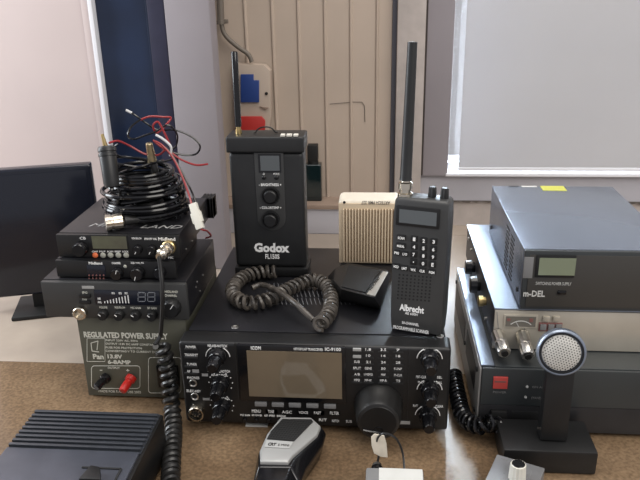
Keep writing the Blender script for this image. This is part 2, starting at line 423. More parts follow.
# bottle on ledge
t = thing('spray_bottle', 'dark teal glass bottle with black cap on the wall ledge', 'bottle', fy(313.5, 200, 1.385))
BY = 1.385; b0 = fy(306, 198, BY); b1 = fy(321, 163, BY); zb = .0642
MB().box(b0.x, b1.x, BY, BY+.028, zb, b1.z-.004, .003, 3).build('glass_body', 'bottle', t)
cx_ = (b0.x+b1.x)/2-.001
MB().cyl((cx_, BY+.014, b1.z-.0045), (cx_, BY+.014, b1.z+.002), .011).build('neck', 'matte_black', t)
MB().box(cx_-.0105, cx_+.0105, BY+.003, BY+.025, b1.z+.002, fy(313, 146, BY).z, .0015).build('cap', 'matte_black', t)

# ============================================================ STATION TRANSCEIVER (centre)
Y = .693; XL, XR = -.230, .0820; ZB, ZT = .0065, .117
ic = thing('desktop_transceiver', 'wide black desktop transceiver with large brown screen and big tuning dial', 'radio', (-.07, .84, 0))
MB().box(XL+.004, XR-.004, Y+.030, Y+.300, ZB+.002, ZT-.001, .002).build('case', 'black_shell', ic)
MB().box(XL, XR, Y, Y+.0295, ZB, ZT-.001, .004, 3).build('front_bezel', 'black', ic)
for fx_ in (XL+.03, XR-.03):
    MB().cyl((fx_, Y+.05, 0), (fx_, Y+.05, ZB+.001), .011).build('foot', 'matte_black', ic)
    MB().cyl((fx_, Y+.27, 0), (fx_, Y+.27, ZB+.001), .011).build('foot', 'matte_black', ic)
mb = MB()
for i in range(24):
    for r_ in range(3):
        p = fz(266+i*4.2+r_*1.5, 286.5+r_*7.5, ZT-.0009); mb.tube([p+Vector((-.0022, .009, 0)), p+Vector((.0022, -.009, 0))], .0006, 4)
mb.build('top_vents', 'vent_grey', ic)
mb = MB()
for px, py in ((235, 327), (440, 336)):
    p = fz(px, py, ZT-.001); MB().lathe([(0, .0045), (.0008, .0042), (.0012, .002), (.0006, .0018)], (p.x, p.y, ZT-.001), Z1, 16).build('case_screw', 'silver', ic)
# screen
dz = MB().fbox(239, 345, 346, 401, Y, -.0025, .002, .0012).build('screen_surround', 'gloss_black', ic)
MB().fbox(248.5, 350.5, 342, 396, Y, -.0034, -.0024).build('screen', 'lcd_brown', ic)
lt = MB()
lt.ftext('ICOM', 251, 346.2, 261, 349.6, Y-.003, bold=.02)
lt.ftext('HF/VHF/UHF TRANSCEIVER', 294, 348, 323, 350.4, Y-.003)
lt.ftext('IC-9100', 325, 347.6, 341, 350.8, Y-.003, bold=.02)
Yl = Y-.0001
for s_, x0, y0, x1, y1 in (('POWER', 186, 345.7, 196, 348), ('TRANSMIT', 185, 353.6, 198, 356), ('TUNER', 187, 363, 197, 365.2), ('AF', 187, 370, 190.5, 372.2), ('PHONES', 187.5, 376.4, 199.5, 378.8), ('ELEC-KEY', 187, 389.8, 201, 392), ('MIC', 193, 403.8, 198, 405.8),
        ('NR-NB-NOTCH', 208, 344.6, 227, 347), ('NR', 208, 369.5, 211, 371.5), ('NOTCH', 221, 370, 230, 372.4), ('AF-RF/SQL', 211, 374, 228, 376.4), ('RF/SQL', 221, 397.5, 230, 399.8),
        ('TWIN-PBT', 423, 349.6, 438, 352), ('PBT-CLR', 416, 375.5, 426, 378), ('SEL', 437, 376, 442, 378.3), ('M-CH RIT/SUB DIAL', 418, 381, 442, 383.5), ('RIT', 413, 404.5, 418, 406.6), ('CLEAR', 435, 405, 443, 407.4), ('RIT-TX', 421, 409.6, 432, 412),
        ('MIC GAIN', 240.5, 414, 250, 415.8), ('RF POWER', 252, 414.3, 262, 416), ('KEY SPEED', 264.5, 414.6, 275, 416.4), ('BREAK', 277, 415, 286, 416.8), ('RIT', 319, 418.5, 327, 421), ('NOTCH', 332, 419.5, 339, 422), ('SUB', 346, 420, 352, 422.5),
        ('MENU', 252, 409.5, 261, 412.4), ('TUNE', 268, 410, 274, 412.8), ('AGC', 282, 410.6, 292, 413.2), ('VOICE', 299, 411.2, 308, 413.6), ('FAST', 314, 411.4, 321, 414), ('FILTER', 330, 411.6, 339, 414.4)):
    lt.ftext(s_, x0, y0, x1, y1, Yl)
rows = [(349.5, ['', '1.8', '3.5', '7']), (355.5, ['', '10', '14', '18']), (362, ['SUB', '21', '24', '28']), (368.3, ['SPLIT', 'GENE', '50', 'F-INP']), (374.5, ['A/B', 'V/MEMO', 'MW', 'M-CLR']), (380.3, ['MPO', 'MP-W', 'MP-R', 'TS'])]
cols = (357, 368.2, 383.3, 398)
for ry, names in rows:
    for c_, s_ in zip(cols, names):
        yy = ry+(c_-380)*.02
        if s_: wd = 2.1+1.15*len(s_); lt.ftext(s_, c_-wd/2, yy-1.1, c_+wd/2, yy+1.2, Yl)
lt.build('lettering', 'white', ic)
kb = MB()
for ry, names in rows:
    for c_ in cols:
        yy = ry+(c_-380)*.02; kb.fbox(c_-5.2, yy+1.6, c_+5.2, yy+3.2, Y, -.0012, .001, .0003)
kb.build('keypad', 'charcoal', ic)
for x_, y_ in ((357, 349.3), (357, 356.2)): MB().fbox(x_-4.2, y_-1.3, x_+4.2, y_+1.3, Y, -.0016, .001, .0005).build('button', 'grey_print', ic)
for x_, y_ in ((261, 403.2), (278, 403.8), (295, 404.3), (312.5, 404.8), (330, 405.4)): MB().fbox(x_-6, y_-2, x_+6, y_+2, Y, -.003, .001, .0008).build('button', 'grey_key', ic)
for x_, y_ in ((256.5, 411), (271.5, 411.5), (287, 412), (303, 412.5), (318.5, 412.8), (334.5, 413)): MB().fbox(x_-5.8, y_-2.2, x_+5.8, y_+2.2, Y+.0002, -.0002, .001).build('button', 'charcoal', ic)
for x_, y_ in ((191, 347), (191, 355), (191, 364.2), (191, 371)): MB().fbox(x_-6.5, y_+1.2, x_+6.5, y_+3, Y, -.002, .001, .0005).build('button', 'charcoal', ic)
for q in ((192.5, 369.4, 199, 372.6), (202, 373.6, 208, 376), (203, 398, 209.5, 400), (398, 421, 410, 424)): MB().fbox(*q, Y, -.0006, .001).build('badge', 'grey_print', ic)
ax = Vector((0, -1, 0))
def knob(c, r, h, parent, m_='gloss_black', name='knob', r2=None, h2=0, ptr=None):
    mb = MB(); c = Vector(c)
    mb.lathe([(0, r), (h*.85, r*.93), (h, r*.82), (h, r*.2)], c, ax, 28, ribs=14, ribd=.05)
    k = mb.build(name, m_, parent)
    if r2:
        MB().lathe([(h, r2), (h+h2*.85, r2*.92), (h+h2, r2*.75), (h+h2, r2*.2)], c, ax, 24, ribs=12, ribd=.06).build('inner_knob', m_, k)
    if ptr is not None:
        R_ = r if not r2 else r2; hh = h if not r2 else h+h2; u = Vector((math.sin(ptr), 0, math.cos(ptr)))
        a_ = c+ax*(hh+.0002)+u*R_*.25; b_ = c+ax*(hh+.0002)+u*R_*.8; MB().tube([a_, b_], .0005, 4).build('pointer', 'white', k)
    return k
KN = ((218, 355), (220.8, 382.5), (222, 405.3), (429.5, 357), (429.5, 388), (427.5, 413.5))
for x_, y_ in KN:
    c = fy(x_, y_, Y); knob(c, .0108, .013, ic, r2=.0076, h2=.018)
mb = MB()
for x_, y_ in (KN[0], KN[3], KN[4], KN[5]):
    mb = MB(); c = fy(x_, y_+2.2, Y)-Y1*.0002; mb.ring(c, ax, .0142, .0006, up=(0, 0, 1), a0=-1.5, a1=-.5, n=12, seg=4); mb.ring(c, ax, .0142, .0006, up=(0, 0, 1), a0=.5, a1=1.5, n=12, seg=4); mb.build('scale_arc', 'white', ic)
for x_, y_ in (KN[1], KN[2]):
    c = fy(x_, y_, Y); mb = MB()
    for k in range(9):
        a = -2.1+k*4.2/8; q = c+Vector((math.sin(a), 0, math.cos(a)))*.0140; mb.cyl(q, q-Y1*.0004, .0007, seg=8)
    mb.build('scale_marks', 'white', ic)
for x_, y_ in ((245, 419.2), (256.5, 419.4), (269, 419.8), (281, 420)): knob(fy(x_, y_, Y), .0028, .004, ic)
for x_, y_ in ((193.3, 382.6), (195, 396)):
    c = fy(x_, y_, Y); j = MB().ring(c-Y1*.0012, ax, .0040, .0010, n=20).cyl(c, c-Y1*.001, .0042).build('jack', 'silver', ic)
    MB().cyl(c-Y1*.0011, c-Y1*.0015, .0030).build('jack_hole', 'matte_black', j)
c = fy(197.5, 410.5, Y)
j = MB().lathe([(0, .0098), (.008, .0098), (.009, .0092), (.009, .0078), (.003, .0076), (.003, .0005)], c, ax, 24).build('mic_socket', 'nickel', ic)
MB().cyl(c-Y1*.0032, c-Y1*.0045, .0068).build('socket_insert', 'matte_black', j)
mb = MB()
for k in range(7): a = k*2*PI/7; q = c-Y1*.0046+Vector((math.sin(a), 0, math.cos(a)))*.004; mb.cyl(q, q-Y1*.002, .0009, seg=8)
mb.build('socket_pins', 'silver', j)
# tuning dial
c = fy(378.5, 405, Y)
dl = MB().lathe([(0, .0285), (.004, .0285), (.006, .027), (.027, .0255), (.0325, .0235), (.0335, .0215)], c, ax, 64, ribs=32, ribd=.012).build('tuning_dial', 'rubber', ic)
MB().lathe([(.0336, .0205), (.0340, .0200), (.0340, .0003)], c, ax, 48).build('dial_face', 'black', dl)
q = c+ax*.0342+Vector((0, 0, -.0115)); MB().ring(q, ax, .0050, .0006, n=24).build('finger_dimple', 'gloss_black', dl)
c3 = c
# panel split line and ridges
for q in ((345, 346, 346, 386), (408, 349, 408.8, 420), (236.5, 343, 237.3, 400)): MB().fbox(*q, Y, -.0008, .001).build('panel_seam', 'charcoal', ic)
# paper strip on bench below
p = fz(246, 424.5, .0); p2 = fz(268, 425.5, 0)
mb = MB().box(p.x, p2.x, p.y-.004, p.y+.004, 0, .0012); tag(mb.build('paper_strip', 'label'), 'small white paper strip on the bench under the wide transceiver', 'paper')

# ============================================================ LIGHT CONTROLLER BOX on transceiver
FY = .883; t = thing('light_controller', 'tall black controller box with white Godox lettering and a short antenna', 'controller', (-.15, FY+.03, ZT))
bx0, bx1 = -.199, -.100
MB().box(bx0, bx1, FY, FY+.036, .1300, .2925, .006, 3).build('body', 'charcoal', t)
MB().box(bx0-.0015, bx1+.0025, FY-.003, FY+.040, .1172, .1298, .003).build('base', 'black', t)
MB().box(bx0-.002, bx1+.002, FY-.004, FY+.041, .2926, .3140, .003, 3).build('top_cap', 'charcoal', t)
# centre plate with rounded ends
c_top = fy(270, 152, FY); c_bot = fy(270.5, 218, FY); hw = (fy(285, 200, FY).x-fy(256.5, 200, FY).x)/2; xc = (c_bot.x+c_top.x)/2
poly = [Vector((xc-hw, FY-.0018, c_top.z)), Vector((xc+hw, FY-.0018, c_top.z))]
poly += [Vector((xc+hw*math.cos(a), FY-.0018, c_bot.z-hw*math.sin(a)*.9)) for a in [PI*k/16 for k in range(17)]]
MB().prism(poly, (0, .0022, 0), .0004).build('control_plate', 'scanner', t)
PY = FY-.0018
s_ = MB().fbox(258.5, 154, 281, 172.5, PY, -.0008, .0005).build('screen_frame', 'gloss_black', t)
MB().fbox(260.5, 155.5, 279.5, 170.5, PY, -.0012, -.0005).build('screen', 'lcd_grey', s_)
lt = MB().ftext('0', 263, 172.8, 264.8, 174.8, PY).ftext('MODE', 273.5, 172.8, 279.5, 174.8, PY).ftext('- BRIGHTNESS +', 259, 183.3, 281.5, 186, PY, bold=.02).ftext('- COLORTEMP +', 260, 206.4, 281.5, 208.8, PY, bold=.02)
lt.build('lettering', 'white', t)
MB().ftext('Godox', 254.5, 243, 289.5, 252.3, FY, bold=.045).ftext('FL150S', 265.5, 254, 279.5, 258.8, FY, bold=.02).build('front_lettering', 'white', t)
for y_ in (195.5, 219.3):
    c = fy(270.8, y_, PY); k = MB().lathe([(0, .0125), (.003, .0125), (.003, 0.0110), (.001, .0103), (.001, .0093), (.008, .0088), (.009, .0075), (.009, .001)], c, ax, 36, ribs=18, ribd=.03).build('knob', 'black', t)
for x_ in (264, 276.5):
    c = fy(x_, 177.5, PY); MB().dome(c, ax, .0032, .002).build('button', 'black', t)
MB().cyl((-.1865, .898, .3141), (-.1865, .898, .3200), .0042).cyl((-.1865, .898, .32), (-.1865, .898, .324), .003).build('antenna_base', 'brass', t)
MB().tube([(-.1865, .898, .324), (-.1862, .898, .38), (-.1858, .898, .4185), (-.1858, .898, .4198)], lambda u: .0043 if u < .99 else .0034, 16).build('antenna', 'gloss_black', t)
pa = smooth([fy(254, 137, .90), fy(257, 130, .90), fy(264, 127, .90), (fy(272, 128.5, .90)), fy(278, 137, .90)], 8)
for p in pa: p.z = max(p.z, .3155)
MB().tube(pa, .0010, 6).build('loop_cable', 'rubber', t)
mb = MB()
for x_, w_ in ((283, 3), (289, 4), (296, 3)):
    p = fz(x_, 135.5, .315); MB().box(p.x-.003, p.x+w_*.001, p.y-.004, p.y+.004, .3141, .3170, .0008).build('top_connector', 'white_plastic', t)

# ============================================================ CREAM SPEAKER on transceiver
SY = .930; t = thing('extension_speaker', 'cream slatted loudspeaker box standing on the wide transceiver', 'speaker', (-.02, SY+.02, ZT))
sx0, sx1 = -.058, .032; st = .2125
MB().box(sx0, sx1, SY+.003, SY+.045, ZT, st, .008, 4).build('case', 'cream_top', t)
MB().box(sx0+.0005, sx1-.0005, SY, SY+.0028, ZT+.001, st-.004, .0012).build('front_panel', 'cream', t)
mb = MB(); x_ = sx0+.0075; z1 = fy(365, 209, SY).z
while x_ < sx1-.006:
    mb.box(x_-.0012, x_+.0012, SY-.0030, SY+.0005, ZT+.004, z1, .0006); x_ += .0042
mb.build('grille_slats', 'cream', t)
MB().box(sx0+.0065, sx1-.0065, SY-.0004, SY+.0001, ZT+.004, z1).build('grille_recess', 'tan', t)
c = fy(344.3, 202.3, SY); MB().cyl(c, c-Y1*.0006, .0020, seg=14).build('screw_hole', 'matte_black', t)
a = fy(388, 202, SY); MB().text('ARTECH PMR 227', (a.x+.003, SY-.0004, a.z+.0015), (-1, 0, 0), (0, 0, -1), width=.040, height=.0050, bold=.02).build('lettering', 'brown_side', t)

# ============================================================ BLACK HAND MIC on transceiver + coiled lead
t = thing('handheld_microphone', 'black hand microphone with silver name strip lying on the wide transceiver', 'microphone', (-.01, .85, ZT))
zt_ = .142
topq = [(335, 268.5), (348, 262.5), (388.5, 270), (373.5, 297.5), (341, 289), (333, 280)]
botq = [(326, 281), (349, 262.5+8), (390, 280), (382, 311), (340, 302), (328, 290)]
T_ = [fz(x_, y_, zt_) for x_, y_ in topq]; B_ = [fz(x_, y_, ZT) for x_, y_ in botq]
mid = [a.lerp(b, .35) + Vector((0, 0, 0)) for a, b in zip(B_, T_)]
ctr = sum(mid, Vector())/6
mid = [ctr+(p-ctr)*1.05 for p in mid]
for p in mid: p.z = ZT+.009
B2 = [ctr+(p-ctr)*.94 for p in B_]
for p in B2: p.z = ZT+.0002
MB().loft([B2, mid, T_], .0022, 2).build('body', 'black', t)
gq = [fz(x_, y_, zt_+.0008) for x_, y_ in ((348.5, 265), (380, 271), (365.5, 292.5), (341.5, 286.8))]
g0 = MB().prism([p-Z1*.001 for p in gq], (0, 0, .0016), .0005).build('grille', 'matte_black', t)
mb = MB(); n_ = 9
for i in range(n_+1):
    a = gq[0].lerp(gq[1], (i+.5)/(n_+1)); b = gq[3].lerp(gq[2], (i+.5)/(n_+1)); mb.tube([a.lerp(b, .04), a.lerp(b, .96)], .0007, 4)
for i in range(n_):
    a = gq[0].lerp(gq[3], (i+.5)/n_); b = gq[1].lerp(gq[2], (i+.5)/n_); mb.tube([a.lerp(b, .03), a.lerp(b, .97)], .0007, 4)
mb.build('grille_mesh', 'vent_grey', g0)
lq = [fz(x_, y_, zt_+.0010) for x_, y_ in ((383, 271.3), (388.3, 272.2), (375, 296), (366.8, 293.8))]
ln = MB().prism([p-Z1*.001 for p in lq], (0, 0, .0012), .0003).build('name_strip', 'strip', t)
u_ = (lq[0]-lq[3]).normalized()
MB().text('MIDLAND', lq[3].lerp(lq[0], .15)+(lq[1]-lq[0])*.35+Z1*.0004, u_, Z1.cross(u_), width=(lq[0]-lq[3]).length*.55, height=.0030).build('lettering', 'black', ln)
zc = ZT+.0100
t = thing('coiled_cord', 'dusty grey coiled microphone cord curled on top of the wide transceiver', 'cord', fz(285, 295, ZT))
path = [(276, 272), (262, 272), (244, 277), (233, 288), (236, 298), (249, 303), (268, 300), (285, 291), (300, 284), (316, 280), (328, 288), (331, 302), (328, 315), (319, 325)]
MB().coil([fz(x_, y_, zc) for x_, y_ in path], .0074, .0026, 44).build('coil', 'dusty_rubber', t)
MB().tube(smooth([fz(313, 320, zc), fz(296, 304, zc+.012), fz(278, 291, zc+.014), fz(262, 285, zc+.011), fz(252, 288, zc+.009)], 6), .0036, 10).build('straight_lead', 'dusty_rubber', t)

# ============================================================ HANDHELD SCANNER
A = Vector((.0135, .731, ZT)); Bv = Vector((.0715, .7135, ZT))
u = (Bv-A); wid = u.length; u.normalize(); n = Vector((u.y, -u.x, 0)); lean = .05
v = (Z1*math.cos(lean) - n*math.sin(lean)).normalized()
nn = u.cross(v)            # towards the camera
def sp_(px, py, off=0):
    d_ = ray(px, py); return CPOS + d_*((A+nn*off-CPOS).dot(nn)/d_.dot(nn))
def sc(px, py): q = sp_(px, py)-A; return q.dot(u), q.dot(v)
def sP(a, b, c=0): return A+u*a+v*b+nn*c
t = thing('handheld_scanner', 'dark grey handheld radio scanner with long antenna standing on the wide transceiver', 'radio scanner', A+u*(wid/2))
H = sc(425, 200)[1]; w2 = .0006
D_ = .030
def ring_(b, e, d0, d1):
    return [sP(-e, b, -d0), sP(wid+e, b, -d0), sP(wid+e, b, -d1), sP(-e, b, -d1)]
low = Z1*.0002
MB().loft([ring_(.003, -.001, .001, D_-.002), ring_(.02, 0, 0, D_), ring_(H-.02, w2, 0, D_), ring_(H-.003, w2-.001, .002, D_), ring_(H, w2-.004, .006, D_-.002)], .0018).build('body', 'scanner', t)
def splate(mb, x0, y0, x1, y1, c0, c1, bevel=0):
    a0_, b0_ = sc(x0, (y0+y1)/2); a1_, _ = sc(x1, (y0+y1)/2); _, bt = sc((x0+x1)/2, y0); _, bb = sc((x0+x1)/2, y1)
    return mb.prism([sP(a0_, bb, c0), sP(a1_, bb, c0), sP(a1_, bt, c0), sP(a0_, bt, c0)], nn*(c1-c0), bevel)
fr = splate(MB(), 396, 207, 440, 227, -.001, .0014, .0012).build('screen_frame', 'black', t)
splate(MB(), 399.5, 210.5, 437, 224, .0010, .0018).build('screen', 'lcd_grey', fr)
lt = MB()
def stext(s_, x0, y0, x1, y1, **k):
    a_, bb = sc(x0, y1); a1_, _ = sc(x1, y1); _, bt = sc(x0, y0)
    lt.text(s_, sP(a_, bb, .0004+k.pop('off', 0)), u, v, width=a1_-a_, height=bt-bb, **k)
digits = [('1', 414.5, 238.7), ('2', 424, 240.3), ('3', 434, 241.3), ('4', 414.3, 246.3), ('5', 423.8, 247.8), ('6', 433.6, 249), ('7', 414, 254), ('8', 423.6, 255.3), ('9', 433.2, 256.5), ('.', 413.8, 261.5), ('0', 423.3, 263), ('E', 432.8, 264.2)]
for s_, x_, y_ in digits:
    splate(MB(), x_-3.4, y_-3, x_+3.4, y_+3, -.0005, .0014, .0006).build('key', 'black', t)
    h_ = .6 if s_ == '.' else 1.75
    stext(s_, x_-(.5 if s_ in '.' else 1.2), y_-h_, x_+(.5 if s_ in '.' else 1.2), y_+h_, off=.0014, bold=.03)
for s_, x_, y_, w_ in (('SCAN', 401.5, 237.2, 4.4), ('MANUAL', 401, 245.3, 4.8), ('PRI', 397, 252.2, 3), ('L/O', 405.3, 253.4, 3), ('HOLD', 396.5, 265.8, 3.4), ('LIMIT', 404.6, 267.6, 3.4), ('WX', 413.5, 269, 3.4), ('CLR', 422.5, 270.2, 3.6), ('PGM', 432, 271.6, 3.6)):
    splate(MB(), x_-w_, y_-2.6, x_+w_, y_+2.6, -.0005, .0014, .0006).build('key', 'black', t)
    stext(s_, x_-w_*.75, y_-1.2, x_+w_*.75, y_+1.3, off=.0014, bold=.02)
lt.build('key_lettering', 'white', t); lt = MB()
stext('Albrecht', 399.5, 303.5, 424, 310, bold=.03); stext('AE 600H', 405, 311.5, 417.5, 314); stext('50-CHANNEL', 402, 321, 419, 323.5); stext('PROGRAMMABLE SCANNER', 393.5, 325, 429, 328.3)
lt.build('lettering', 'white', t)
mb = MB()
for i in range(9):
    for j in range(8):
        x_ = 399.5+i*3.9-j*.25; y_ = 274.6+j*3.35+i*.35; q = sp_(x_, y_); mb.cyl(q, q+nn*.0003, .0011, seg=8)
mb.build('speaker_holes', 'matte_black', t)
c = sP(sc(401, 195)[0]+.001, H-.002, -.014)
st_ = MB().lathe([(0, .0085), (.004, .0085), (.005, .0065), (.009, .0065), (.0095, .0080), (.016, .0078), (.017, .0055), (.021, .005)], c, v, 24).build('antenna_connector', 'nickel', t)
tip = fy(412.5, 42, c.y+.006); b_ = c+v*.019
MB().tube([b_, b_.lerp(tip, .02), b_.lerp(tip, .5), tip], lambda q: .0072-.0020*q, 20).build('antenna', 'charcoal', t)
for x_ in (429, 441.5):
    c = sP(sc(x_, 197)[0], H-.001, -.016); MB().lathe([(0, .0048), (.011, .0044), (.0125, .0036), (.0125, .0003)], c, v, 24, ribs=12, ribd=.1).build('knob', 'black', t)

# ============================================================ LEFT STACK
def plate(x0, x1, y0, y1, z0, z1, b=.0015): return MB().box(x0, x1, y0, y1, z0, z1, b)
# -- power supply
t = thing('power_supply', 'olive-grey regulated power supply with red and black binding posts', 'power supply', (-.305, .83, 0))
PYF = .749; px0 = -.375; px1 = -.2365
MB().box(px0, px1, PYF+.002, .92, .002, .1155, .002).build('case', 'psu', t)
MB().box(px0, px1, PYF, PYF+.0018, .002, .1155, .0006).build('front_panel', 'psu', t)
lt = MB()
lt.ftext('REGULATED POWER SUPPLY', 84.5, 332.5, 168, 338.3, PYF, bold=.03)
for i, s_ in enumerate(('INPUT 220V AC, 50Hz', 'OUTPUT 13.8V DC 6AMP CONSTANT', 'FUSE FOR PROTECTION', 'CONVERTING V TO CURRENT DC')):
    lt.ftext(s_, 106, 339.6+i*3.6, (138, 156, 142, 157)[i], 341.5+i*3.6, PYF)
lt.ftext('13.8V', 108, 354.4, 122.5, 358.4, PYF, bold=.03).ftext('6-8AMP', 108.2, 360, 131, 364, PYF, bold=.03).ftext('OUTPUT', 108, 366.8, 120, 368.8, PYF)
lt.ftext('Pan', 93.5, 354, 104, 359, PYF, bold=.03).ftext('MADE FOR RADIO USE 2003', 99, 390.4, 141, 392.6, PYF)
lt.ftext('-', 100, 369.8, 102.5, 370.4, PYF).ftext('+', 126.5, 369, 129.5, 371.5, PYF)
lt.build('lettering', 'psu_print', t)
mb = MB()
def rrect(mb, x0, y0, x1, y1, r_=3, rad=.0004):
    pts = []
    for cx2, cy2, a0_ in ((x1-r_, y0+r_, -90), (x1-r_, y1-r_, 0), (x0+r_, y1-r_, 90), (x0+r_, y0+r_, 180)):
        for k in range(5): a_ = math.radians(a0_+k*22.5); pts.append(fy(cx2+r_*math.cos(a_), cy2+r_*math.sin(a_), PYF-.0002))
    mb.tube(pts, rad, 4, close=True)
rrect(mb, 91.5, 365.8, 140, 388.5); rrect(mb, 148.5, 357.5, 181, 393); rrect(mb, 87, 338.5, 105, 361.5, .5, .0003)
for a_, b_ in (((91, 343), (98, 341)), ((98, 341), (97, 350)), ((91, 343), (92, 351)), ((92, 351), (99, 352))): mb.tube([fy(*a_, PYF-.0002), fy(*b_, PYF-.0002)], .0006, 4)
mb.build('panel_lines', 'psu_print', t)
for (xa, ya), (xb_, yb), m_, l_ in (((107, 377), (96, 388), 'gloss_black', 'black binding post'), ((132, 377), (122, 391.5), 'red', 'red binding post')):
    a = fy(xa, ya, PYF); b = fy(xb_, yb, PYF-.020); ax_ = b-a
    lab(MB().lathe([(0, .0068), (.006, .0068), (.007, .0050), (.010, .0050), (.011, .0056), (ax_.length-.001, .0050), (ax_.length, .004)], a, ax_, 20).build('binding_post', m_, t), l_)
MB().fbox(158, 365, 179, 386, PYF, -.004, .001, .001).build('rocker_switch', 'gloss_black', t)
for fx_ in (px0+.015, px1-.015):
    for yy in (.77, .90): MB().cyl((fx_, yy, 0), (fx_, yy, .0025), .006).build('foot', 'matte_black', t)
# -- lower CB radio
R3 = .745; rx0, rx1 = -.412, -.2315; z0, z1 = .116, .166
t = thing('mobile_radio', 'black mobile radio with wide two-digit display, bottom radio on the power supply', 'radio', (-.32, .82, z0), 'mobile radios stacked on the power supply')
plate(rx0, rx1, R3+.008, .897, z0, z1-.0005).build('case', 'black_shell', t)
MB().box(rx0, rx1+.001, R3, R3+.0075, z0+.001, z1-.001, .002).build('front_panel', 'scanner', t)
s_ = MB().fbox(95, 290.5, 160, 304.5, R3, -.0012, .001, .0005).build('display', 'lcd_dark', t)
dm = MB()
for c_ in (141.7, 151.3):
    for a_, b_ in (((-3, -5.2), (3, -5.2)), ((-3, 0), (3, 0)), ((-3, 5.2), (3, 5.2)), ((-3.6, -4.6), (-3.6, -.6)), ((3.6, -4.6), (3.6, -.6)), ((-3.6, .6), (-3.6, 4.6)), ((3.6, .6), (3.6, 4.6))):
        dm.tube([fy(c_+a_[0], 297+a_[1]*.85, R3-.0015), fy(c_+b_[0], 297+b_[1]*.85, R3-.0015)], .00055, 4)
dm.build('display_digits', 'digit', s_)
mb = MB()
for i in range(9): mb.ftext('I', 104.5+i*3, 302-(i+1)*.75, 105.4+i*3, 303, R3-.0014)
mb.ftext('NB', 98, 297.6, 101, 299.6, R3-.0014).ftext('ANL', 98, 301, 102, 303, R3-.0014)
for x_ in (112, 119, 125): mb.ftext('RX', x_, 292.2, x_+3, 294, R3-.0014)
mb.build('meter_marks', 'white', s_)
lt = MB()
for s2, x_, y_, w_ in (('VOLUME', 103.5, 307.2, 8), ('SQUELCH', 120, 307.4, 10), ('MIC GAIN', 136, 307.7, 10), ('RF GAIN', 152.3, 308, 9), ('EMG', 85, 292.4, 5), ('DW', 85, 299.4, 5), ('MIDLAND', 171.5, 291.6, 13), ('CHANNEL', 171, 295.4, 12)):
    lt.ftext(s2, x_-w_/2, y_-1, x_+w_/2, y_+1.1, R3)
lt.build('lettering', 'psu_print', t)
for x_, y_ in ((104.3, 313.5), (120.5, 314), (136.8, 314.3), (153, 314.6)): knob(fy(x_, y_, R3), .0064, .009, t, ptr=-.9, m_='black')
knob(fy(172, 306.5, R3), .0122, .012, t, m_='black', ptr=.6)
for y_ in (295.3, 301.8): MB().fbox(80, y_-1.6, 91, y_+1.6, R3, -.003, .001, .0006).build('button', 'black', t)
c = fy(81.5, 311.5, R3); j = MB().lathe([(0, .0085), (.007, .0085), (.008, .0075), (.008, .006), (.003, .0058), (.003, .0005)], c, ax, 24).build('mic_socket', 'nickel', t)
MB().fbox(82, 286, 94, 288.6, R3-.0002, -.0003, .0005).build('badge', 'grey_print', t)
mb = MB()
for px, py in ((203, 275), (197, 282), (196, 287), (200, 291)): q = fx(px, py, rx1); MB().cyl(q, q+X1*.0008, .0014, seg=8).build('side_screw', 'silver', t)
# -- middle radio
R2 = .757; mx0, mx1 = -.395, -.2505; z0, z1 = .166, .1895
t = thing('mobile_radio', 'slim black mobile radio sandwiched as the middle one of the left stack', 'radio', (-.32, .82, z0), 'mobile radios stacked on the power supply')
plate(mx0, mx1-.002, R2+.006, .89, z0, z1-.0003).build('case', 'black_shell', t)
MB().box(mx0, mx1+.006, R2, R2+.0055, z0+.0005, z1-.0007, .0015).build('front_panel', 'black', t)
s_ = MB().fbox(87.5, 264.8, 105.5, 276, R2, -.001, .001, .0004).build('display', 'lcd_dark', t)
lt = MB().ftext('Midland', 89, 261.8, 102.5, 264.4, R2, bold=.02).ftext('CHANNEL', 112, 262, 121, 264, R2).ftext('SQL VOL PA', 131, 261.9, 144, 264, R2)
lt.build('lettering', 'white', t)
mb = MB()
for i in range(5):
    for y_ in (275.2, 278.4):
        q = fy(89.3+i*3.6, y_, R2-.0012); mb.cyl(q, q-Y1*.0005, .0011, seg=8)
mb.build('indicator_dots', 'red_dim', t)
knob(fy(118, 272.5, R2), .0078, .009, t, ptr=.3); knob(fy(138.5, 272, R2), .0090, .010, t, ptr=-2.8); knob(fy(160.5, 271.5, R2), .0078, .008, t)
c = fy(125.2, 266.5, R2); MB().dome(c, ax, .0022, .0018).build('indicator', 'pale_key', t)
# -- upper radio
R1 = .765; ux0, ux1 = -.392, -.2405; z0, z1 = .1895, .2200
t = thing('mobile_radio', 'black mobile radio with olive display and orange key, topmost of the left stack', 'radio', (-.32, .84, z0), 'mobile radios stacked on the power supply')
plate(ux0, ux1, R1+.007, .915, z0, z1-.0003, .0012).build('case', 'black_shell', t)
MB().box(ux0-.001, ux1+.001, R1, R1+.0065, z0+.0005, z1-.0007, .0015).build('front_panel', 'black', t)
s_ = MB().fbox(91, 234.8, 128, 249.5, R1, -.0010, .001, .0005).build('display_frame', 'matte_black', t)
MB().fbox(92.5, 236, 127, 248.4, R1, -.0013, -.0006).build('display', 'lcd_olive', s_)
for i, x_ in enumerate((95.2, 103, 110.6, 118.4, 126.2)):
    c = fy(x_, 255.2, R1); k = MB().dome(c, ax, .0037, .0022).build('button', 'orange' if i == 0 else 'pale_key', t)
    if i == 0: lab(k, 'orange round button')
lt = MB()
for i, x_ in enumerate((95, 102.6, 110.4, 118, 125.6)): lt.ftext(('CH9', 'M/F', 'SCAN', 'BEEP', 'LOCK')[i], x_-3, 250.6, x_+3, 252.2, R1)
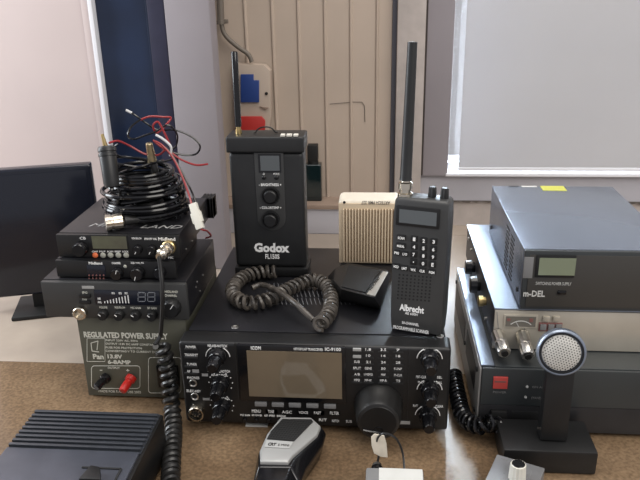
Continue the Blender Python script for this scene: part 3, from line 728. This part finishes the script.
lt.ftext('SQUELCH', 132, 237.5, 141.5, 239.4, R1).ftext('ON/OFF VOL', 144.5, 237.8, 157, 239.8, R1).ftext('Midland', 158.5, 237.4, 175.5, 240.6, R1, bold=.02).ftext('CB', 80, 236.8, 86, 239.4, R1).ftext('MIC', 168.5, 256.5, 173.5, 258.6, R1)
lt.build('lettering', 'white', t)
knob(fy(138.3, 248.8, R1), .0060, .007, t, ptr=-2.6); knob(fy(152.5, 248.9, R1), .0060, .007, t, ptr=-2.6); knob(fy(81.5, 248, R1), .0095, .010, t)
mb = MB(); a = fz(140, 227.8, z1); b = fz(180.5, 228.8, z1)
mb.text('LAND', (a.x, a.y, z1-.0003), (1, 0, 0), (0, 1, 0), width=b.x-a.x, height=.011, shear=.3, bold=.0)
mb.build('top_lettering', 'grey_print', t); mb = MB()
a = fz(93, 224.5, z1); mb.text('MID', (a.x-.003, a.y-.006, z1-.0003), (1, 0, 0), (0, 1, 0), width=.036, height=.011, shear=.3, bold=.0)
mb.build('top_lettering', 'grey_print', t)
# rear heatsink
hs = MB()
for i in range(4): hs.box(-.250+i*.0045, -.250+i*.0045+.0030, .9155, .938, z0, .2190)
hs.box(-.250, -.2335, .9155, .932, z0, .2185, .001); hs.build('heatsink', 'black', t)
mb = MB()
for px, py in ((192, 241), (199, 226), (186, 249)): q = fx(px, py, ux1); MB().cyl(q, q+X1*.0008, .0013, seg=8).build('side_screw', 'silver', t)
# mic socket on the front
c = fy(169.5, 246.5, R1); MB().lathe([(0, .0085), (.005, .0085), (.006, .0075), (.006, .001)], c, ax, 24).build('mic_socket', 'brass', t)

# ---- microphone lead: plug, straight part, coil
t = thing('coiled_cord', 'thick black coiled microphone lead hanging from the top left radio to the bench', 'cord', fz(172, 430, 0))
c0_ = c-Y1*.0062; e = fy(159, 257, R1-.030); a_ = e-c0_; L_ = a_.length
pg = MB().lathe([(0, .0078), (L_*.25, .0080), (L_*.28, .0070), (L_*.5, .0070), (L_*.53, .0075), (L_*.75, .0068), (L_*.8, .0055), (L_, .0045)], c0_, a_, 24, ribs=12, ribd=.06).build('plug', 'nickel', t)
s1 = [e, fy(160.5, 268, R1-.034), fy(162.5, 290, R1-.042), fy(162, 315, R1-.042), fy(160.5, 336, R1-.040)]
MB().tube(smooth(s1, 8), .0026, 10).build('straight_lead', 'rubber', t)
cp_ = [fy(161, 344, .725), fy(165, 356, .722), fy(168.5, 375, .717), fy(171, 398, .706), fz(172.5, 412, .016), fz(173.5, 432, 0.0110), fz(172, 452, 0.0110), fz(171, 470, .0108), fz(170.5, 492, .0108), fz(172, 525, .0108)]
MB().coil(cp_, .0074, .0036, 27, seg=8).build('coil', 'rubber', t)
MB().tube([s1[-1], cp_[0]+Vector((-.004, -.005, .004)), cp_[0]+Vector((-.0075, 0, 0))], .0026, 8).build('lead_end', 'rubber', t)

# ---- coil of cable on the top radio
t = thing('cable_coil', 'loosely wound coil of thin black cable heaped on the left radio stack', 'cable', (-.295, .845, z1))
C0 = fy(143, 190, .835); zt1 = z1
pts = []
N = 12
for k in range(N*28):
    a = 2*PI*k/28; q = k/28; lay = int(q)
    R_ = [.050, .0525, .049, .053, .050, .046, .051, .044, .040, .042, .037, .040, .035, .038, .036][lay]
    R_ += .002*math.sin(3.1*q)+.0012*math.sin(a*2+lay)
    zz = zt1+.0028+q*.0050+.0016*math.sin(a+lay*1.7)*(lay > 1)
    pts.append((C0.x+.0015*math.sin(lay*2.1)+R_*math.cos(a), .840+R_*.92*math.sin(a)+.002*math.cos(lay), max(zz, zt1+.0024)))
MB().tube(pts, .0027, 8).build('coil', 'gloss_black', t)
mb = MB()
for k, (r_, zz, tx, ty) in enumerate(((.050, .256, .16, .1), (.044, .268, -.12, .25), (.034, .282, .3, -.15), (.030, .290, -.2, -.1))):
    mb.tube([(C0.x-.004*k+r_*math.cos(a), .842+r_*math.sin(a)*.9, zz+tx*r_*math.cos(a)+ty*r_*math.sin(a)) for a in [2*PI*i/36 for i in range(36)]], .0019, 7, close=True)
mb.build('loose_loop', 'gloss_black', t)
# inner cable hub so heap reads dense
MB().tube([(C0.x+.018*math.cos(a)+.004*math.sin(a*.37), .842+.018*math.sin(a), zt1+.0026+a*.0007) for a in [i*.3 for i in range(210)]], .0023, 6).build('inner_turns', 'rubber', t)

# black in-line connector at left
t = thing('inline_plug', 'fat black in-line plug with brass tip leaning on the left of the cable coil', 'plug', fy(112, 192, .79))
a = fy(106.5, 146.5, .80); b = fy(112, 187, .785); dd = b-a; L_ = dd.length
MB().lathe([(0, .0095), (.002, .0110), (L_*.12, .0110), (L_*.13, .0100), (L_*.17, .0100), (L_*.18, .0110), (L_*.24, .0110), (L_*.25, .0100), (L_*.29, .0102), (L_*.5, .0098), (L_*.9, .0095), (L_, .0080)], a, dd, 24).build('shell', 'charcoal', t)
p = fy(102, 134, .80); MB().cyl(a+X1*-.001, p, .0030, .0018).build('tip', 'brass', t)
MB().tube(smooth([b, b+dd.normalized()*.006, (b.x+.005, b.y+.01, b.z-.010), (C0.x-.03, .80, .230)], 6), .0025, 8).build('lead', 'gloss_black', t)
# brass barrel
t = thing('brass_barrel', 'small dull brass connector barrel standing up in the cable coil', 'connector', fy(151, 160, .83))
a = fy(149, 143, .825); b = fy(152.5, 162, .83); MB().lathe([(0, .0030), (.0008, .0042), ((b-a).length, .0058)], a, b-a, 20).build('barrel', 'aged_brass', t)
MB().cyl(b, b+Vector((.004, .0, -.022)), .0045).build('sleeve', 'rubber', t)

# red / black wires
t = thing('power_lead', 'tangle of red and black power wires with white connector over the cable coil', 'wire', fy(160, 150, .82))
YW = .825
def wpath(pts): return smooth([fy(x_, y_, Y_) for x_, y_, Y_ in pts], 8)
rw = [wpath([(109, 143, .80), (118, 141, .81), (130, 146, .82), (145, 154, .825), (158, 155, .83), (165, 150, .83)]),
      wpath([(140, 120, .82), (150, 116.5, .825), (163, 117, .83), (171, 118, .835), (165, 126, .83), (157, 133, .825), (153, 126, .82), (158, 122, .82), (164, 132, .82), (170, 145, .82)]),
      wpath([(153, 140, .82), (160, 146, .82), (170, 152, .82), (182, 160, .82), (196, 165, .82), (208, 164, .82)]),
      wpath([(155, 141, .81), (163, 146, .81), (173, 158, .81), (182, 176, .805), (189, 195, .795), (192, 206, .785)])]
for q in rw: MB().tube(q, .0013, 6).build('red_wire', 'red_wire', t)
bw = [wpath([(128, 111, .82), (135, 115, .82), (146, 123, .825), (158, 130, .83), (175, 130, .835), (192, 137, .84), (200, 146, .84), (196, 154, .84), (184, 155, .835), (172, 152, .83), (163, 147, .82)]),
      wpath([(141, 119, .815), (131, 127, .81), (128, 136, .81), (134, 139, .81), (146, 135, .815), (157, 131, .82), (168, 125, .825), (177, 134, .83), (176, 146, .83), (170, 150, .83)]),
      wpath([(165, 147, .812), (172, 155, .812), (182, 172, .808), (191, 190, .80), (196, 203, .79)]),
      wpath([(118, 144, .82), (112, 150, .82), (122, 157, .82), (140, 158, .825), (160, 162, .83), (178, 157, .83)])]
for q in bw: MB().tube(q, .0012, 6).build('black_wire', 'gloss_black', t)
for q in (wpath([(156, 135, .815), (163, 139, .812), (171, 147, .812), (170, 156, .812)]), wpath([(126, 110, .82), (128, 111, .82), (132, 113, .82)])):
    MB().tube(q, .0016, 6).build('white_wire', 'wire_white', t)
a = fy(193, 203.5, .786); b = fy(200.5, 229, .772); dn = (b-a).normalized(); sx_ = Vector((1, 0, .25)).normalized(); sx_ = (sx_-dn*sx_.dot(dn)).normalized(); sy_ = dn.cross(sx_)
def obox(mb, o, e, hx_, hy_, b_=0):
    return mb.prism([o+sx_*s1_*hx_+sy_*s2_*hy_ for s1_, s2_ in ((-1, -1), (1, -1), (1, 1), (-1, 1))], e-o, b_)
cn = obox(MB(), a, b, .0048, .0032, .0006); obox(cn, a.lerp(b, .35), a.lerp(b, .75), .0066, .0022, .0004)
cn.build('connector', 'white_plastic', t)
MB().tube(smooth([b, b+Vector((.003, .004, -.003)), fy(207, 231, .80), fy(211, 236, .83), fy(206, 238, .86)], 6), .0012, 6).build('red_wire', 'red_wire', t)

# PL259 connector on top radio
t = thing('coax_plug', 'gold and nickel screw plug on black coax lying on the top left radio', 'plug', fz(115, 222, z1))
a = fz(105, 223, z1+.0105); b = fz(124, 220.5, z1+.0105); e = fz(145, 219, z1+.0075)
MB().lathe([(0, .0080), (.001, .0100), (.007, .0102), (.0075, .0088), (.0095, .0088), (.010, .0098), ((b-a).length-.002, .0098), ((b-a).length, .0075)], a, b-a, 28, ribs=14, ribd=.05).build('shell', 'nickel', t)
MB().lathe([(0, .0064), ((e-b).length*.85, .0048), ((e-b).length, .0035)], b, e-b, 18).build('boot', 'rubber', t)
MB().tube(smooth([e, fz(152, 218, z1+.005), fz(160, 212, z1+.004), (C0.x+.050, .815, z1+.005)], 6), .0030, 8).build('lead', 'gloss_black', t)

# ---- black tilted box at far left
t = thing('flat_monitor', 'dark navy-black flat monitor standing at the far left behind the radios', 'monitor', (-.50, .99, 0))
a = fy(91.5, 163, 1.02); b = fy(103, 222, 1.02); X_ = a.x
rot = Matrix.Rotation(math.radians(17), 4, 'Z')
mm = Matrix.Translation((X_-.002, 1.02, 0)) @ rot
MB().box(-.20, 0, 0, .022, .030, a.z-.002, .004, 3, mtx=mm).build('housing', 'lcd_dark', t)
MB().box(-.192, -.008, -.0012, .0002, .040, a.z-.010, .0006, mtx=mm).build('screen', 'lcd_dark', t)
MB().box(-.15, -.06, -.03, .055, 0, .006, .002, mtx=mm).box(-.12, -.09, .006, .016, .005, .035, mtx=mm).build('stand', 'matte_black', t)

# ---- ribbed unit front left
t = thing('ribbed_radio', 'dark blue-grey radio with ridged heatsink top at the front left corner', 'radio', (-.30, .57, 0))
hz = .058; ha = fz(161, 411, hz); hx0, hx1 = -.385, -.2375; hy0, hy1 = .455, ha.y
MB().box(hx0, hx1, hy0, hy1, .003, hz-.004, .003).build('case', 'black', t)
yb_ = fz(120, 450, hz).y
hs = MB().box(hx0+.002, hx1-.003, yb_-.001, hy1-.002, hz-.0045, hz-.003)
yy = hy1-.004
while yy > yb_+.004:
    hs.box(hx0+.002, hx1-.004, yy-.0048, yy-.0008, hz-.004, hz, .0005); yy -= (hy1-yb_-.004)/9.0
hs.build('heatsink_ribs', 'heatsink', t)
MB().box(hx0+.002, hx1-.004, hy0+.002, yb_-.001, hz-.0045, hz-.0008, .0012).build('top_plate', 'plate_blue', t)
a = fz(82, 467, hz); b = fz(122, 467, hz)
ps = MB(); y2 = a.y
for q in ((a.x, b.x, y2-.001, y2+.001), (b.x-.001, b.x+.001, y2-.04, y2), ): ps.box(*q, hz-.001, hz+.0002)
ps.build('plate_groove', 'matte_black', t)
kk = fz(96, 474, hz)
MB().prism([Vector((kk.x-.010, kk.y-.016, hz-.0005)), Vector((kk.x+.012, kk.y-.016, hz-.0005)), Vector((kk.x+.004, kk.y+.002, hz-.0005)), Vector((kk.x-.006, kk.y+.004, hz-.0005))], (0, 0, .008), .001).build('rocker_key', 'black', t)
mb = MB()
for sx2 in (hx0+.02, hx1-.02):
    for sy2 in (hy0+.02, hy1-.02): MB().cyl((sx2, sy2, 0), (sx2, sy2, .0035), .007).build('rubber_foot', 'matte_black', t)

# ============================================================ SILVER AND BLACK HAND MIC in front
t = thing('handheld_microphone', 'black hand microphone with silver rim lying on the bench before the screen', 'microphone', fz(285, 460, 0))
def lift(pts, z): return [fz(x_, y_, z) for x_, y_ in pts]
top_o = [(281, 416.5), (311, 417), (320.5, 425.5), (317, 434), (292.5, 455.5), (288, 461.5), (260.5, 461), (259.8, 450), (267.5, 433)]
low_o = [(284, 420), (314, 420.5), (326.5, 434), (323, 446), (306, 470), (300, 484), (253, 484), (256, 464), (266, 436)]
zt2, zm = .036, .020
Tp = lift(top_o, zt2); Lo = lift(low_o, zm)
base = [Vector((p.x, p.y, .0004)) for p in Lo]; cb = sum(base, Vector())/len(base); base = [cb+(p-cb)*.86 for p in base]
for p in base: p.z = .0004
mt_ = [a.lerp(b, .75) for a, b in zip(Lo, Tp)]
MB().loft([base, Lo, mt_], .0022, 3).build('body', 'gloss_black', t)
t_in = [p.copy() for p in Tp]
cb = sum(Tp, Vector())/len(Tp)
MB().loft([[p-Z1*.0062+(p-cb)*.02 for p in Tp], [p-Z1*.001 for p in Tp], [cb+(p-cb)*.95 for p in Tp]], .0008, 2).build('silver_rim', 'satin', t)
gq = lift([(282.3, 418.8), (311.5, 419.2), (313, 421.5), (294, 441), (266.8, 438.8), (271, 431)], zt2+.0008)
g0 = MB().prism([p-Z1*.0010 for p in gq], (0, 0, .0012), .0004).build('grille', 'matte_black', t)
mb = MB(); n_ = 11
for i in range(n_):
    f = (i+.5)/n_; a = gq[5].lerp(gq[0], f) if f > .35 else gq[4].lerp(gq[5], f/.35); 
    a = gq[4].lerp(gq[0], f); b = gq[3].lerp(gq[2], f); mb.tube([a.lerp(b, .04), a.lerp(b, .97)], .0008, 4)
for i in range(10):
    f = (i+.5)/10; a = gq[4].lerp(gq[3], f); b = gq[0].lerp(gq[1], f); mb.tube([a.lerp(b, .03), a.lerp(b, .97)], .0006, 4)
mb.build('grille_mesh', 'charcoal', g0)
lb = lift([(266.2, 440.2), (293, 441.8), (289.5, 448.3), (264.5, 446.8)], zt2+.0009)
ln = MB().prism([p-Z1*.0010 for p in lb], (0, 0, .0012), .0003).build('name_plate', 'grey_print', t)
u_ = (lb[2]-lb[3]).normalized(); v_ = Z1.cross(u_)
MB().text('CRT', lb[3]+u_*.003+v_*.0022+Z1*.0003, u_, v_, width=.009, height=.0050, bold=.03, shear=.2).text('S MINI', lb[3]+u_*.014+v_*.0026+Z1*.0003, u_, v_, width=.012, height=.0036).build('lettering', 'black', ln)
# thumb button and tail of the body toward the viewer
tl = [fz(x_, y_, z_) for x_, y_, z_ in ((268, 469, .029), (279, 468, .029), (277, 474, .028), (266, 475.5, .028))]
MB().prism([p-Z1*.001 for p in tl], (0, 0, .0022), .0005).build('thumb_key', 'grey_key', t)
tail0 = [Vector((p.x, p.y, p.z)) for p in (Lo[5], Lo[6])]
r0 = [Lo[5], mt_[5], mt_[6], Lo[6], Vector((Lo[6].x, Lo[6].y, .0006)), Vector((Lo[5].x, Lo[5].y, .0006))]
cr = sum(r0, Vector())/6
r0 = [cr+(p-cr)*.97 for p in r0]
r1 = [cr+(p-cr)*.80+Vector((-.004, -.045, -.001)) for p in r0]; r2 = [cr+(p-cr)*.55+Vector((-.006, -.060, -.003)) for p in r0]
MB().loft([r0, r1, r2], .0015).build('handle', 'gloss_black', t)

# ============================================================ ADAPTER BOX, TAG AND LEAD
t = thing('adapter_box', 'small grey box with white paper label at the front edge below the dial', 'box', fz(400, 475, 0))
a = fz(366, 467, .028); b = fz(423, 466, .028)
MB().box(a.x, b.x, a.y-.045, a.y, .0003, .028, .0025).build('housing', 'grey_key', t)
MB().box(fz(379, 467, .028).x, b.x-.001, a.y-.044, a.y-.001, .0281, .0286).box(fz(379, 467, .028).x, b.x-.001, a.y-.0459, a.y-.0451, .006, .027).build('paper_label', 'label', t)
yh = a.y
t = thing('tagged_lead', 'thin black lead with cream paper tag and round plug by the tuning dial', 'cable', fz(380, 462, 0))
pc = fz(377, 463, .020)
MB().lathe([(0, .0052), (.006, .0052), (.0065, .0065), (.012, .0065), (.013, .0050)], Vector((pc.x, yh+.0006, .016)), (0, 1, 0), 20).build('plug', 'gloss_black', t)
MB().lathe([(0, .0054), (.0035, .0054)], Vector((pc.x, yh+.0142, .016)), (0, 1, 0), 20).build('plug_collar', 'silver', t)
Yt = yh+.019
tq = [(371, 440), (374, 437.5), (384, 439), (386.5, 446), (387.5, 457), (381, 456.5), (374, 453.5), (371.5, 447)]
tp = []
for x_, y_ in tq:
    p = fy(x_, y_, Yt); p.y = Yt+.25*(p.z-.03); tp.append(p)
MB().prism(tp, (.0002, .0012, .0004), .0003).build('paper_tag', 'tag', t)
cl = [Vector((pc.x, yh+.0178, .016)), fy(379, 452, Yt+.004), fy(377, 440, Yt+.004), fy(383, 433.5, Yt), fy(393, 436, Yt-.004), fy(399, 443, Yt-.004), fy(403, 455, Yt-.006), Vector((fz(404.5, 466, .022).x, yh+.0012, .019))]
MB().tube(smooth(cl, 8), .0012, 6).build('lead', 'rubber', t)
cl = [fy(363, 430, .658), fy(370, 431.5, .658), fy(380, 433, .658), fy(386, 436.5, .655)]
MB().tube(smooth(cl, 6), .0014, 6).build('lead_loop', 'gloss_black', t)

# ============================================================ RIGHT STACK
# -- large lower unit
t = thing('desktop_receiver', 'large dark grey unit with red badge at the bottom of the right stack', 'radio', (.23, .85, 0))
ux0, ux1, uy0, uy1, uz = .1175, .335, .699, .985, .0895
MB().box(ux0+.0015, ux1, uy0+.004, uy1, .004, uz-.0025, .002).build('case', 'unit_grey', t)
lab(MB().box(ux0, .1330, uy0+.006, uy1, uz-.0022, uz, .0008).build('edge_trim', 'light_cover', t), 'bright blue-grey metal edge strip')
MB().box(.1332, ux1, uy0+.004, uy1, uz-.0024, uz-.0003, .0008).build('top_cover', 'unit_grey', t)
MB().box(ux0+.001, ux1, uy0, uy0+.0038, .040, uz-.001, .0015).build('upper_front', 'unit_grey', t)
MB().box(ux0+.001, ux1, uy0+.0012, uy0+.0038, .005, .0395, .001).build('lower_front', 'side_dark', t)
sp0 = MB().box(ux0-.0012, ux0+.001, uy0+.004, uy1-.01, .006, uz-.004, .0006).build('side_panel', 'unit_side', t)
MB().box(ux0-.0016, ux0-.0010, uy0+.035, uy1-.16, .036, uz-.018).box(ux0-.0016, ux0-.0010, uy0+.145, uy1-.02, .036, uz-.018).build('side_recess', 'side_dark', sp0)
mb = MB()
for yy_, zz_ in ((uy0+.02, .02), (uy0+.02, .075), (uy0+.135, .045), (uy1-.02, .075)): MB().cyl((ux0-.0013, yy_, zz_), (ux0-.0030, yy_, zz_), .003, seg=12).build('side_screw', 'matte_black', sp0)
lab(MB().fbox(493, 376.5, 507.5, 388, uy0, -.002, .001, .0004).build('badge', 'red_lens', t), 'red square badge')
MB().fbox(494.5, 381, 506, 382.5, uy0-.002, -.0003, .0003).build('badge_print', 'red_dim', t)
for x_, y_ in ((527, 386.5), (525.5, 397)): c = fy(x_, y_, uy0); MB().dome(c, ax, .0016, .003).build('indicator', 'grey_print', t)
MB().ftext('POWER', 493, 391, 506, 393, uy0).ftext('ON AIR', 532, 386, 545, 388, uy0).ftext('STANDBY', 531, 397, 545, 399, uy0).build('lettering', 'grey_key', t)
c = fy(498, 418, uy0+.0012); MB().box(c.x-.009, c.x+.009, uy0-.004, uy0+.002, c.z-.011, c.z+.012, .001).build('mic_jack', 'matte_black', t)
fl_ = fy(512, 408, uy0); MB().box(fl_.x, fl_.x+.03, uy0+.0006, uy0+.0013, .008, .032, .0003).build('hatch', 'charcoal', t)
for fx_ in (ux0+.02, ux1-.02):
    for yy in (uy0+.03, uy1-.03): MB().cyl((fx_, yy, 0), (fx_, yy, .0045), .008).build('foot', 'matte_black', t)
# -- coiled lead between the centre radio and this unit
t = thing('coiled_cord', 'glossy black coiled lead looping low between the centre radio and right stack', 'cord', fz(465, 420, 0))
yj = uy0-.006
pth_old = [Vector((.0985, .80, 0.0110)), Vector((.0975, .770, 0.0110)), Vector((.0985, .735, 0.0110)), Vector((.101, .706, 0.0110)), Vector((.110, .686, .0108)), Vector((.122, .680, .013)), Vector((c.x-.006, yj-.009, c.z-.001))]
pth = [Vector(q) for q in ((.1005, .81, .012), (.100, .78, .012), (.1005, .745, .012), (.102, .717, .013), (.108, .697, .016), (.119, .686, .020), (c.x-.012, .684, .026), (c.x-.004, .685, c.z-.001))]
MB().coil(pth, .0086, .0024, 20, seg=8).build('coil', 'gloss_black', t)
MB().cyl(pth[-1]+Vector((-.004, 0, 0)), Vector((c.x, uy0-.0042, c.z)), .0050, .0065).build('plug', 'matte_black', t)
# -- middle unit with coax plugs
t = thing('antenna_tuner', 'champagne-fronted metal tuner box with two silver coax plugs in right stack', 'tuner', (.22, .88, uz))
kx0, kx1, ky0, ky1, kz0, kz1 = .1345, .325, .741, 1.030, .0900, .1430
MB().box(kx0+.001, kx1, ky0+.004, ky1-.001, kz0+.001, kz1-.002, .0012).build('case', 'side_dark', t)
MB().box(kx0, kx1, ky0+.001, ky1, kz1-.0018, kz1, .0006).build('top_cover', 'light_cover', t)
MB().box(kx0+.0005, kx1, ky0, ky0+.0036, kz0+.0005, kz1-.0022, .0008).build('front_panel', 'champagne', t)
f_ = MB().fbox(503.5, 314.5, 537.5, 327.5, ky0, -.0014, .001, .0004).build('meter_frame', 'champagne', t)
MB().fbox(505.5, 316, 535.5, 326, ky0, -.0018, -.001).build('meter_window', 'meter_grey', f_)
mb = MB(); cc = fy(520, 334, ky0-.0020); mb.ring(cc, ax, .0170, .0006, up=(0, 0, 1), a0=-.75, a1=.75, n=16, seg=4); mb.tube([cc+Z1*.009+X1*-.002, cc+Z1*.016+X1*-.006], .0004, 4)
mb.build('meter_scale', 'label', f_)
MB().fbox(507, 318.3, 510.5, 321, ky0-.0018, -.0004, .0002).fbox(529.5, 318.5, 533, 322, ky0-.0018, -.0004, .0002).build('meter_mark', 'red_dim', f_)
for x_ in (546, 556): MB().fbox(x_-3.4, 316, x_+3.4, 320.6, ky0, -.003, .001, .0006).build('button', 'champagne', t)
MB().fbox(538.5, 322.5, 562, 331, ky0, -.0012, .001, .0004).build('switch_surround', 'red_dim', t)
for x_ in (543, 551, 558.5): MB().fbox(x_-3, 324, x_+3, 329.5, ky0-.0012, -.0022, .0002, .0004).build('switch', 'grey_key', t)
mb = MB()
for a_, b_ in (((497, 312), (498.5, 330)), ((524.5, 328), (525, 334))): mb.tube([fy(*a_, ky0-.0003), fy(*b_, ky0-.0003)], .0004, 4)
mb.build('panel_lines', 'grey_key', t)
# side knobs and terminal
for y_, zz_, r_ in ((.925, .104, .0105), (.868, .103, .0118)):
    MB().lathe([(0, r_*.7), (.004, r_*.7), (.0045, r_), (.0125, r_*.94), (.0135, r_*.8), (.0135, .0004)], (kx0+.0008, y_, zz_+.012), (-1, 0, 0), 24, ribs=12, ribd=.06).build('side_knob', 'gloss_black', t)
MB().lathe([(0, .0055), (.003, .0055), (.0035, .0070), (.009, .0068), (.010, .0050)], (kx0+.0008, .812, .118), (-1, 0, 0), 20).build('side_terminal', 'brass', t)
mb = MB()
for yy_, zz_ in ((1.000, .131), (.965, .127), (.80, .100)): MB().cyl((kx0+.001, yy_, zz_), (kx0-.0012, yy_, zz_), .0024, seg=10).build('side_screw', 'silver', t)
for (xa, ya), (xb_, yb) in (((496.5, 334), (504.5, 353)), ((521, 334.5), (528, 356))):
    a = fy(xa+1, ya, ky0-.0002); b = fy(xb_, yb, ky0-.034); dd = b-a; L_ = dd.length
    tt = thing('coax_plug', 'silver coax plug on the champagne tuner front, %s' % ('the left of the pair' if xa < 500 else 'the right of the pair'), 'plug', a, 'silver plugs on the tuner front')
    MB().lathe([(0, .0078), (L_*.5, .0078), (L_*.52, .0066), (L_*.56, .0066), (L_*.58, .0080), (L_*.95, .0078), (L_, .0066)], a, dd, 24, ribs=12, ribd=.07).build('shell', 'silver', tt)
    MB().cyl(a+dd*1.0001, a+dd*1.06, .0040).build('center_hole', 'matte_black', tt)
# -- switching power supply on top
t = thing('power_supply', 'dark metal switching power supply with green meter on top of the right stack', 'power supply', (.22, .86, kz1))
mx0, mx1, my0, my1, mz0, mz1 = .1615, .330, .736, .987, .1435, .2180
MB().box(mx0, mx1, my0+.006, my1, mz0+.003, mz1, .0008).build('cover', 'steel_cover', t)
MB().box(mx0+.0005, mx1, my0+.0005, my0+.0058, mz0+.002, mz1-.0005, .0012).build('front_frame', 'unit_grey', t)
MB().box(mx0+.006, mx1, my0-.0006, my0+.0004, mz0+.006, mz1-.005, .0004).build('front_panel', 'md_face', t)
MB().fbox(523.5, 257, 533, 278, my0-.0006, -.0008, .0003, .0003).build('side_plate', 'grey_key', t)
f_ = MB().fbox(535.5, 255, 575, 277, my0-.0006, -.0018, .0003, .0005).build('meter_frame', 'black', t)
MB().fbox(538.5, 257.5, 575, 274.5, my0-.0006, -.0024, -.001).build('meter_window', 'lcd_green', f_)
lt = MB().ftext('SWITCHING POWER SUPPLY', 535.5, 282, 571, 285, my0-.0006).ftext('m-DEL', 523, 290.5, 544.5, 296.5, my0-.0006, bold=.02)
lt.build('lettering', 'label', t)
MB().fbox(557.5, 290.5, 566, 294, my0-.0006, -.002, .0003, .0004).build('rocker_switch', 'gloss_black', t)
mb = MB()
for yy in range(2):
    for k in range(10): y_ = my0+.060+yy*.034-k*.0; zz_ = mz0+.010+k*.0058; mb.box(mx0-.0004, mx0+.0004, y_, y_+.022, zz_, zz_+.0024)
mb.build('side_vents', 'matte_black', t)
for yy in (my0+.02, my1-.02): MB().cyl((mx0+.0005, yy, mz0+.018), (mx0-.0015, yy, mz0+.018), .003, seg=12).build('side_screw', 'matte_black', t)
a = fz(541, 190.5, mz1); b = fz(541, 186, mz1)
lab(MB().prism([Vector((fz(543, 190.5, mz1).x, a.y, mz1)), Vector((.262, a.y-.001, mz1)), Vector((.262, b.y, mz1)), Vector((fz(540, 186, mz1).x, b.y, mz1))], (0, 0, .0003)).build('sticker', 'yellow', t), 'yellow sticker')
MB().box(fz(522, 187, mz1).x, fz(537, 187, mz1).x, b.y-.006, b.y, mz1, mz1+.0003).build('sticker', 'label', t)
MB().box(fz(509, 187, mz1).x, fz(519, 187, mz1).x, b.y-.003, b.y, mz1, mz1+.0003).build('sticker', 'md_face', t)
mb = MB()
for sx2 in (mx0+.015, mx1-.015):
    for sy2 in (my0+.02, my1-.02): MB().cyl((sx2, sy2, mz0-.0004), (sx2, sy2, mz0+.0035), .006).build('rubber_foot', 'matte_black', t)

# ============================================================ DESK MICROPHONE
t = thing('desk_microphone', 'black desk microphone with round silver mesh head at the right edge', 'microphone', (.190, .645, 0))
hc = fy(561, 352, .655); an = Vector((-.10, -1, .18)).normalized(); Rh = .0238
MB().lathe([(-.018, .010), (-.014, .0215), (-.004, Rh+.0012), (.003, Rh+.0012), (.0045, Rh-.0002), (.0045, Rh-.0012), (.002, Rh-.0013)], hc, an, 48).build('head_rim', 'light_cover', t)
MB().lathe([(.0006, Rh-.0014), (.0040, Rh-.0014), (.0040, Rh-.0036), (.0006, Rh-.0037)], hc, an, 48).build('inner_ring', 'gloss_black', t)
gr = MB().lathe([(.0005, Rh-.0038), (.0030, Rh-.0042), (.0048, Rh*.6), (.0056, Rh*.25), (.0058, .0004)], hc, an, 40).build('mesh', 'mesh_steel', t)
uu = an.orthogonal().normalized(); vv = an.cross(uu); mb = MB()
for i in range(-7, 8):
    for j in range(-7, 8):
        xx = (i+.5*(j % 2))*.0029; yy = j*.0026; rr = math.hypot(xx, yy)
        if rr < Rh*.80:
            h_ = .0058-.0028*(rr/Rh)**2*1.2; q = hc+uu*xx+vv*yy+an*(h_-.0001); mb.cyl(q, q+an*.0004, .00065, seg=6)
mb.build('mesh_holes', 'matte_black', gr)
s0 = hc+Vector((.004, .010, -.018)); s1_ = Vector((.1915, .658, .030))
w_ = .0145
MB().loft([[s0+Vector((dx, dy, 0)) for dx, dy in ((-w_, -.006), (w_, -.006), (w_, .007), (-w_, .007))], [s1_+Vector((dx, dy, 0)) for dx, dy in ((-w_, -.009), (w_, -.009), (w_, .009), (-w_, .009))]], .002).build('stem', 'black', t)
MB().box(.136, .235, .632, .690, .0004, .0290, .003).build('base', 'black', t)
MB().ftext('MIC', 537, 427, 541, 429, .632).build('lettering', 'md_face', t)
# small silver box with white knob
t = thing('control_box', 'small silver metal box with ribbed white knob at the bottom right', 'controller', (.15, .59, 0))
sa = fz(497, 454, .030); sb_ = fz(545, 468, .030)
ang = math.atan2(sb_.y-sa.y, sb_.x-sa.x); wd = (sb_-sa).length
mm = Matrix.Translation((sa.x, sa.y, 0)) @ Matrix.Rotation(ang, 4, 'Z')
MB().box(0, wd, -.085, 0, .0004, .0300, .0012, mtx=mm).build('housing', 'grey_metal', t)
q = fz(517, 478, .030); c = Vector((q.x, q.y, .0300))
MB().lathe([(0, .0088), (.017, .0078), (.0175, .0070)], c, Z1, 32, ribs=16, ribd=.08).build('knob', 'white_plastic', t)
MB().lathe([(.0176, .0066), (.0182, .0060), (.0182, .0003)], c, Z1, 24).build('knob_cap', 'gloss_black', t)
mb = MB()
for k in range(9): a = -2.2+k*.55; p = c+Vector((math.sin(a), math.cos(a), 0))*.0135; mb.cyl(p, p+Z1*.0003, .0008, seg=6)
mb.box(.006, .016, -.006, -.005, .0300, .0303, mtx=mm).box(wd-.012, wd-.011, -.04, -.008, .03, .0303, mtx=mm)
mb.build('scale_marks', 'grey_key', t)
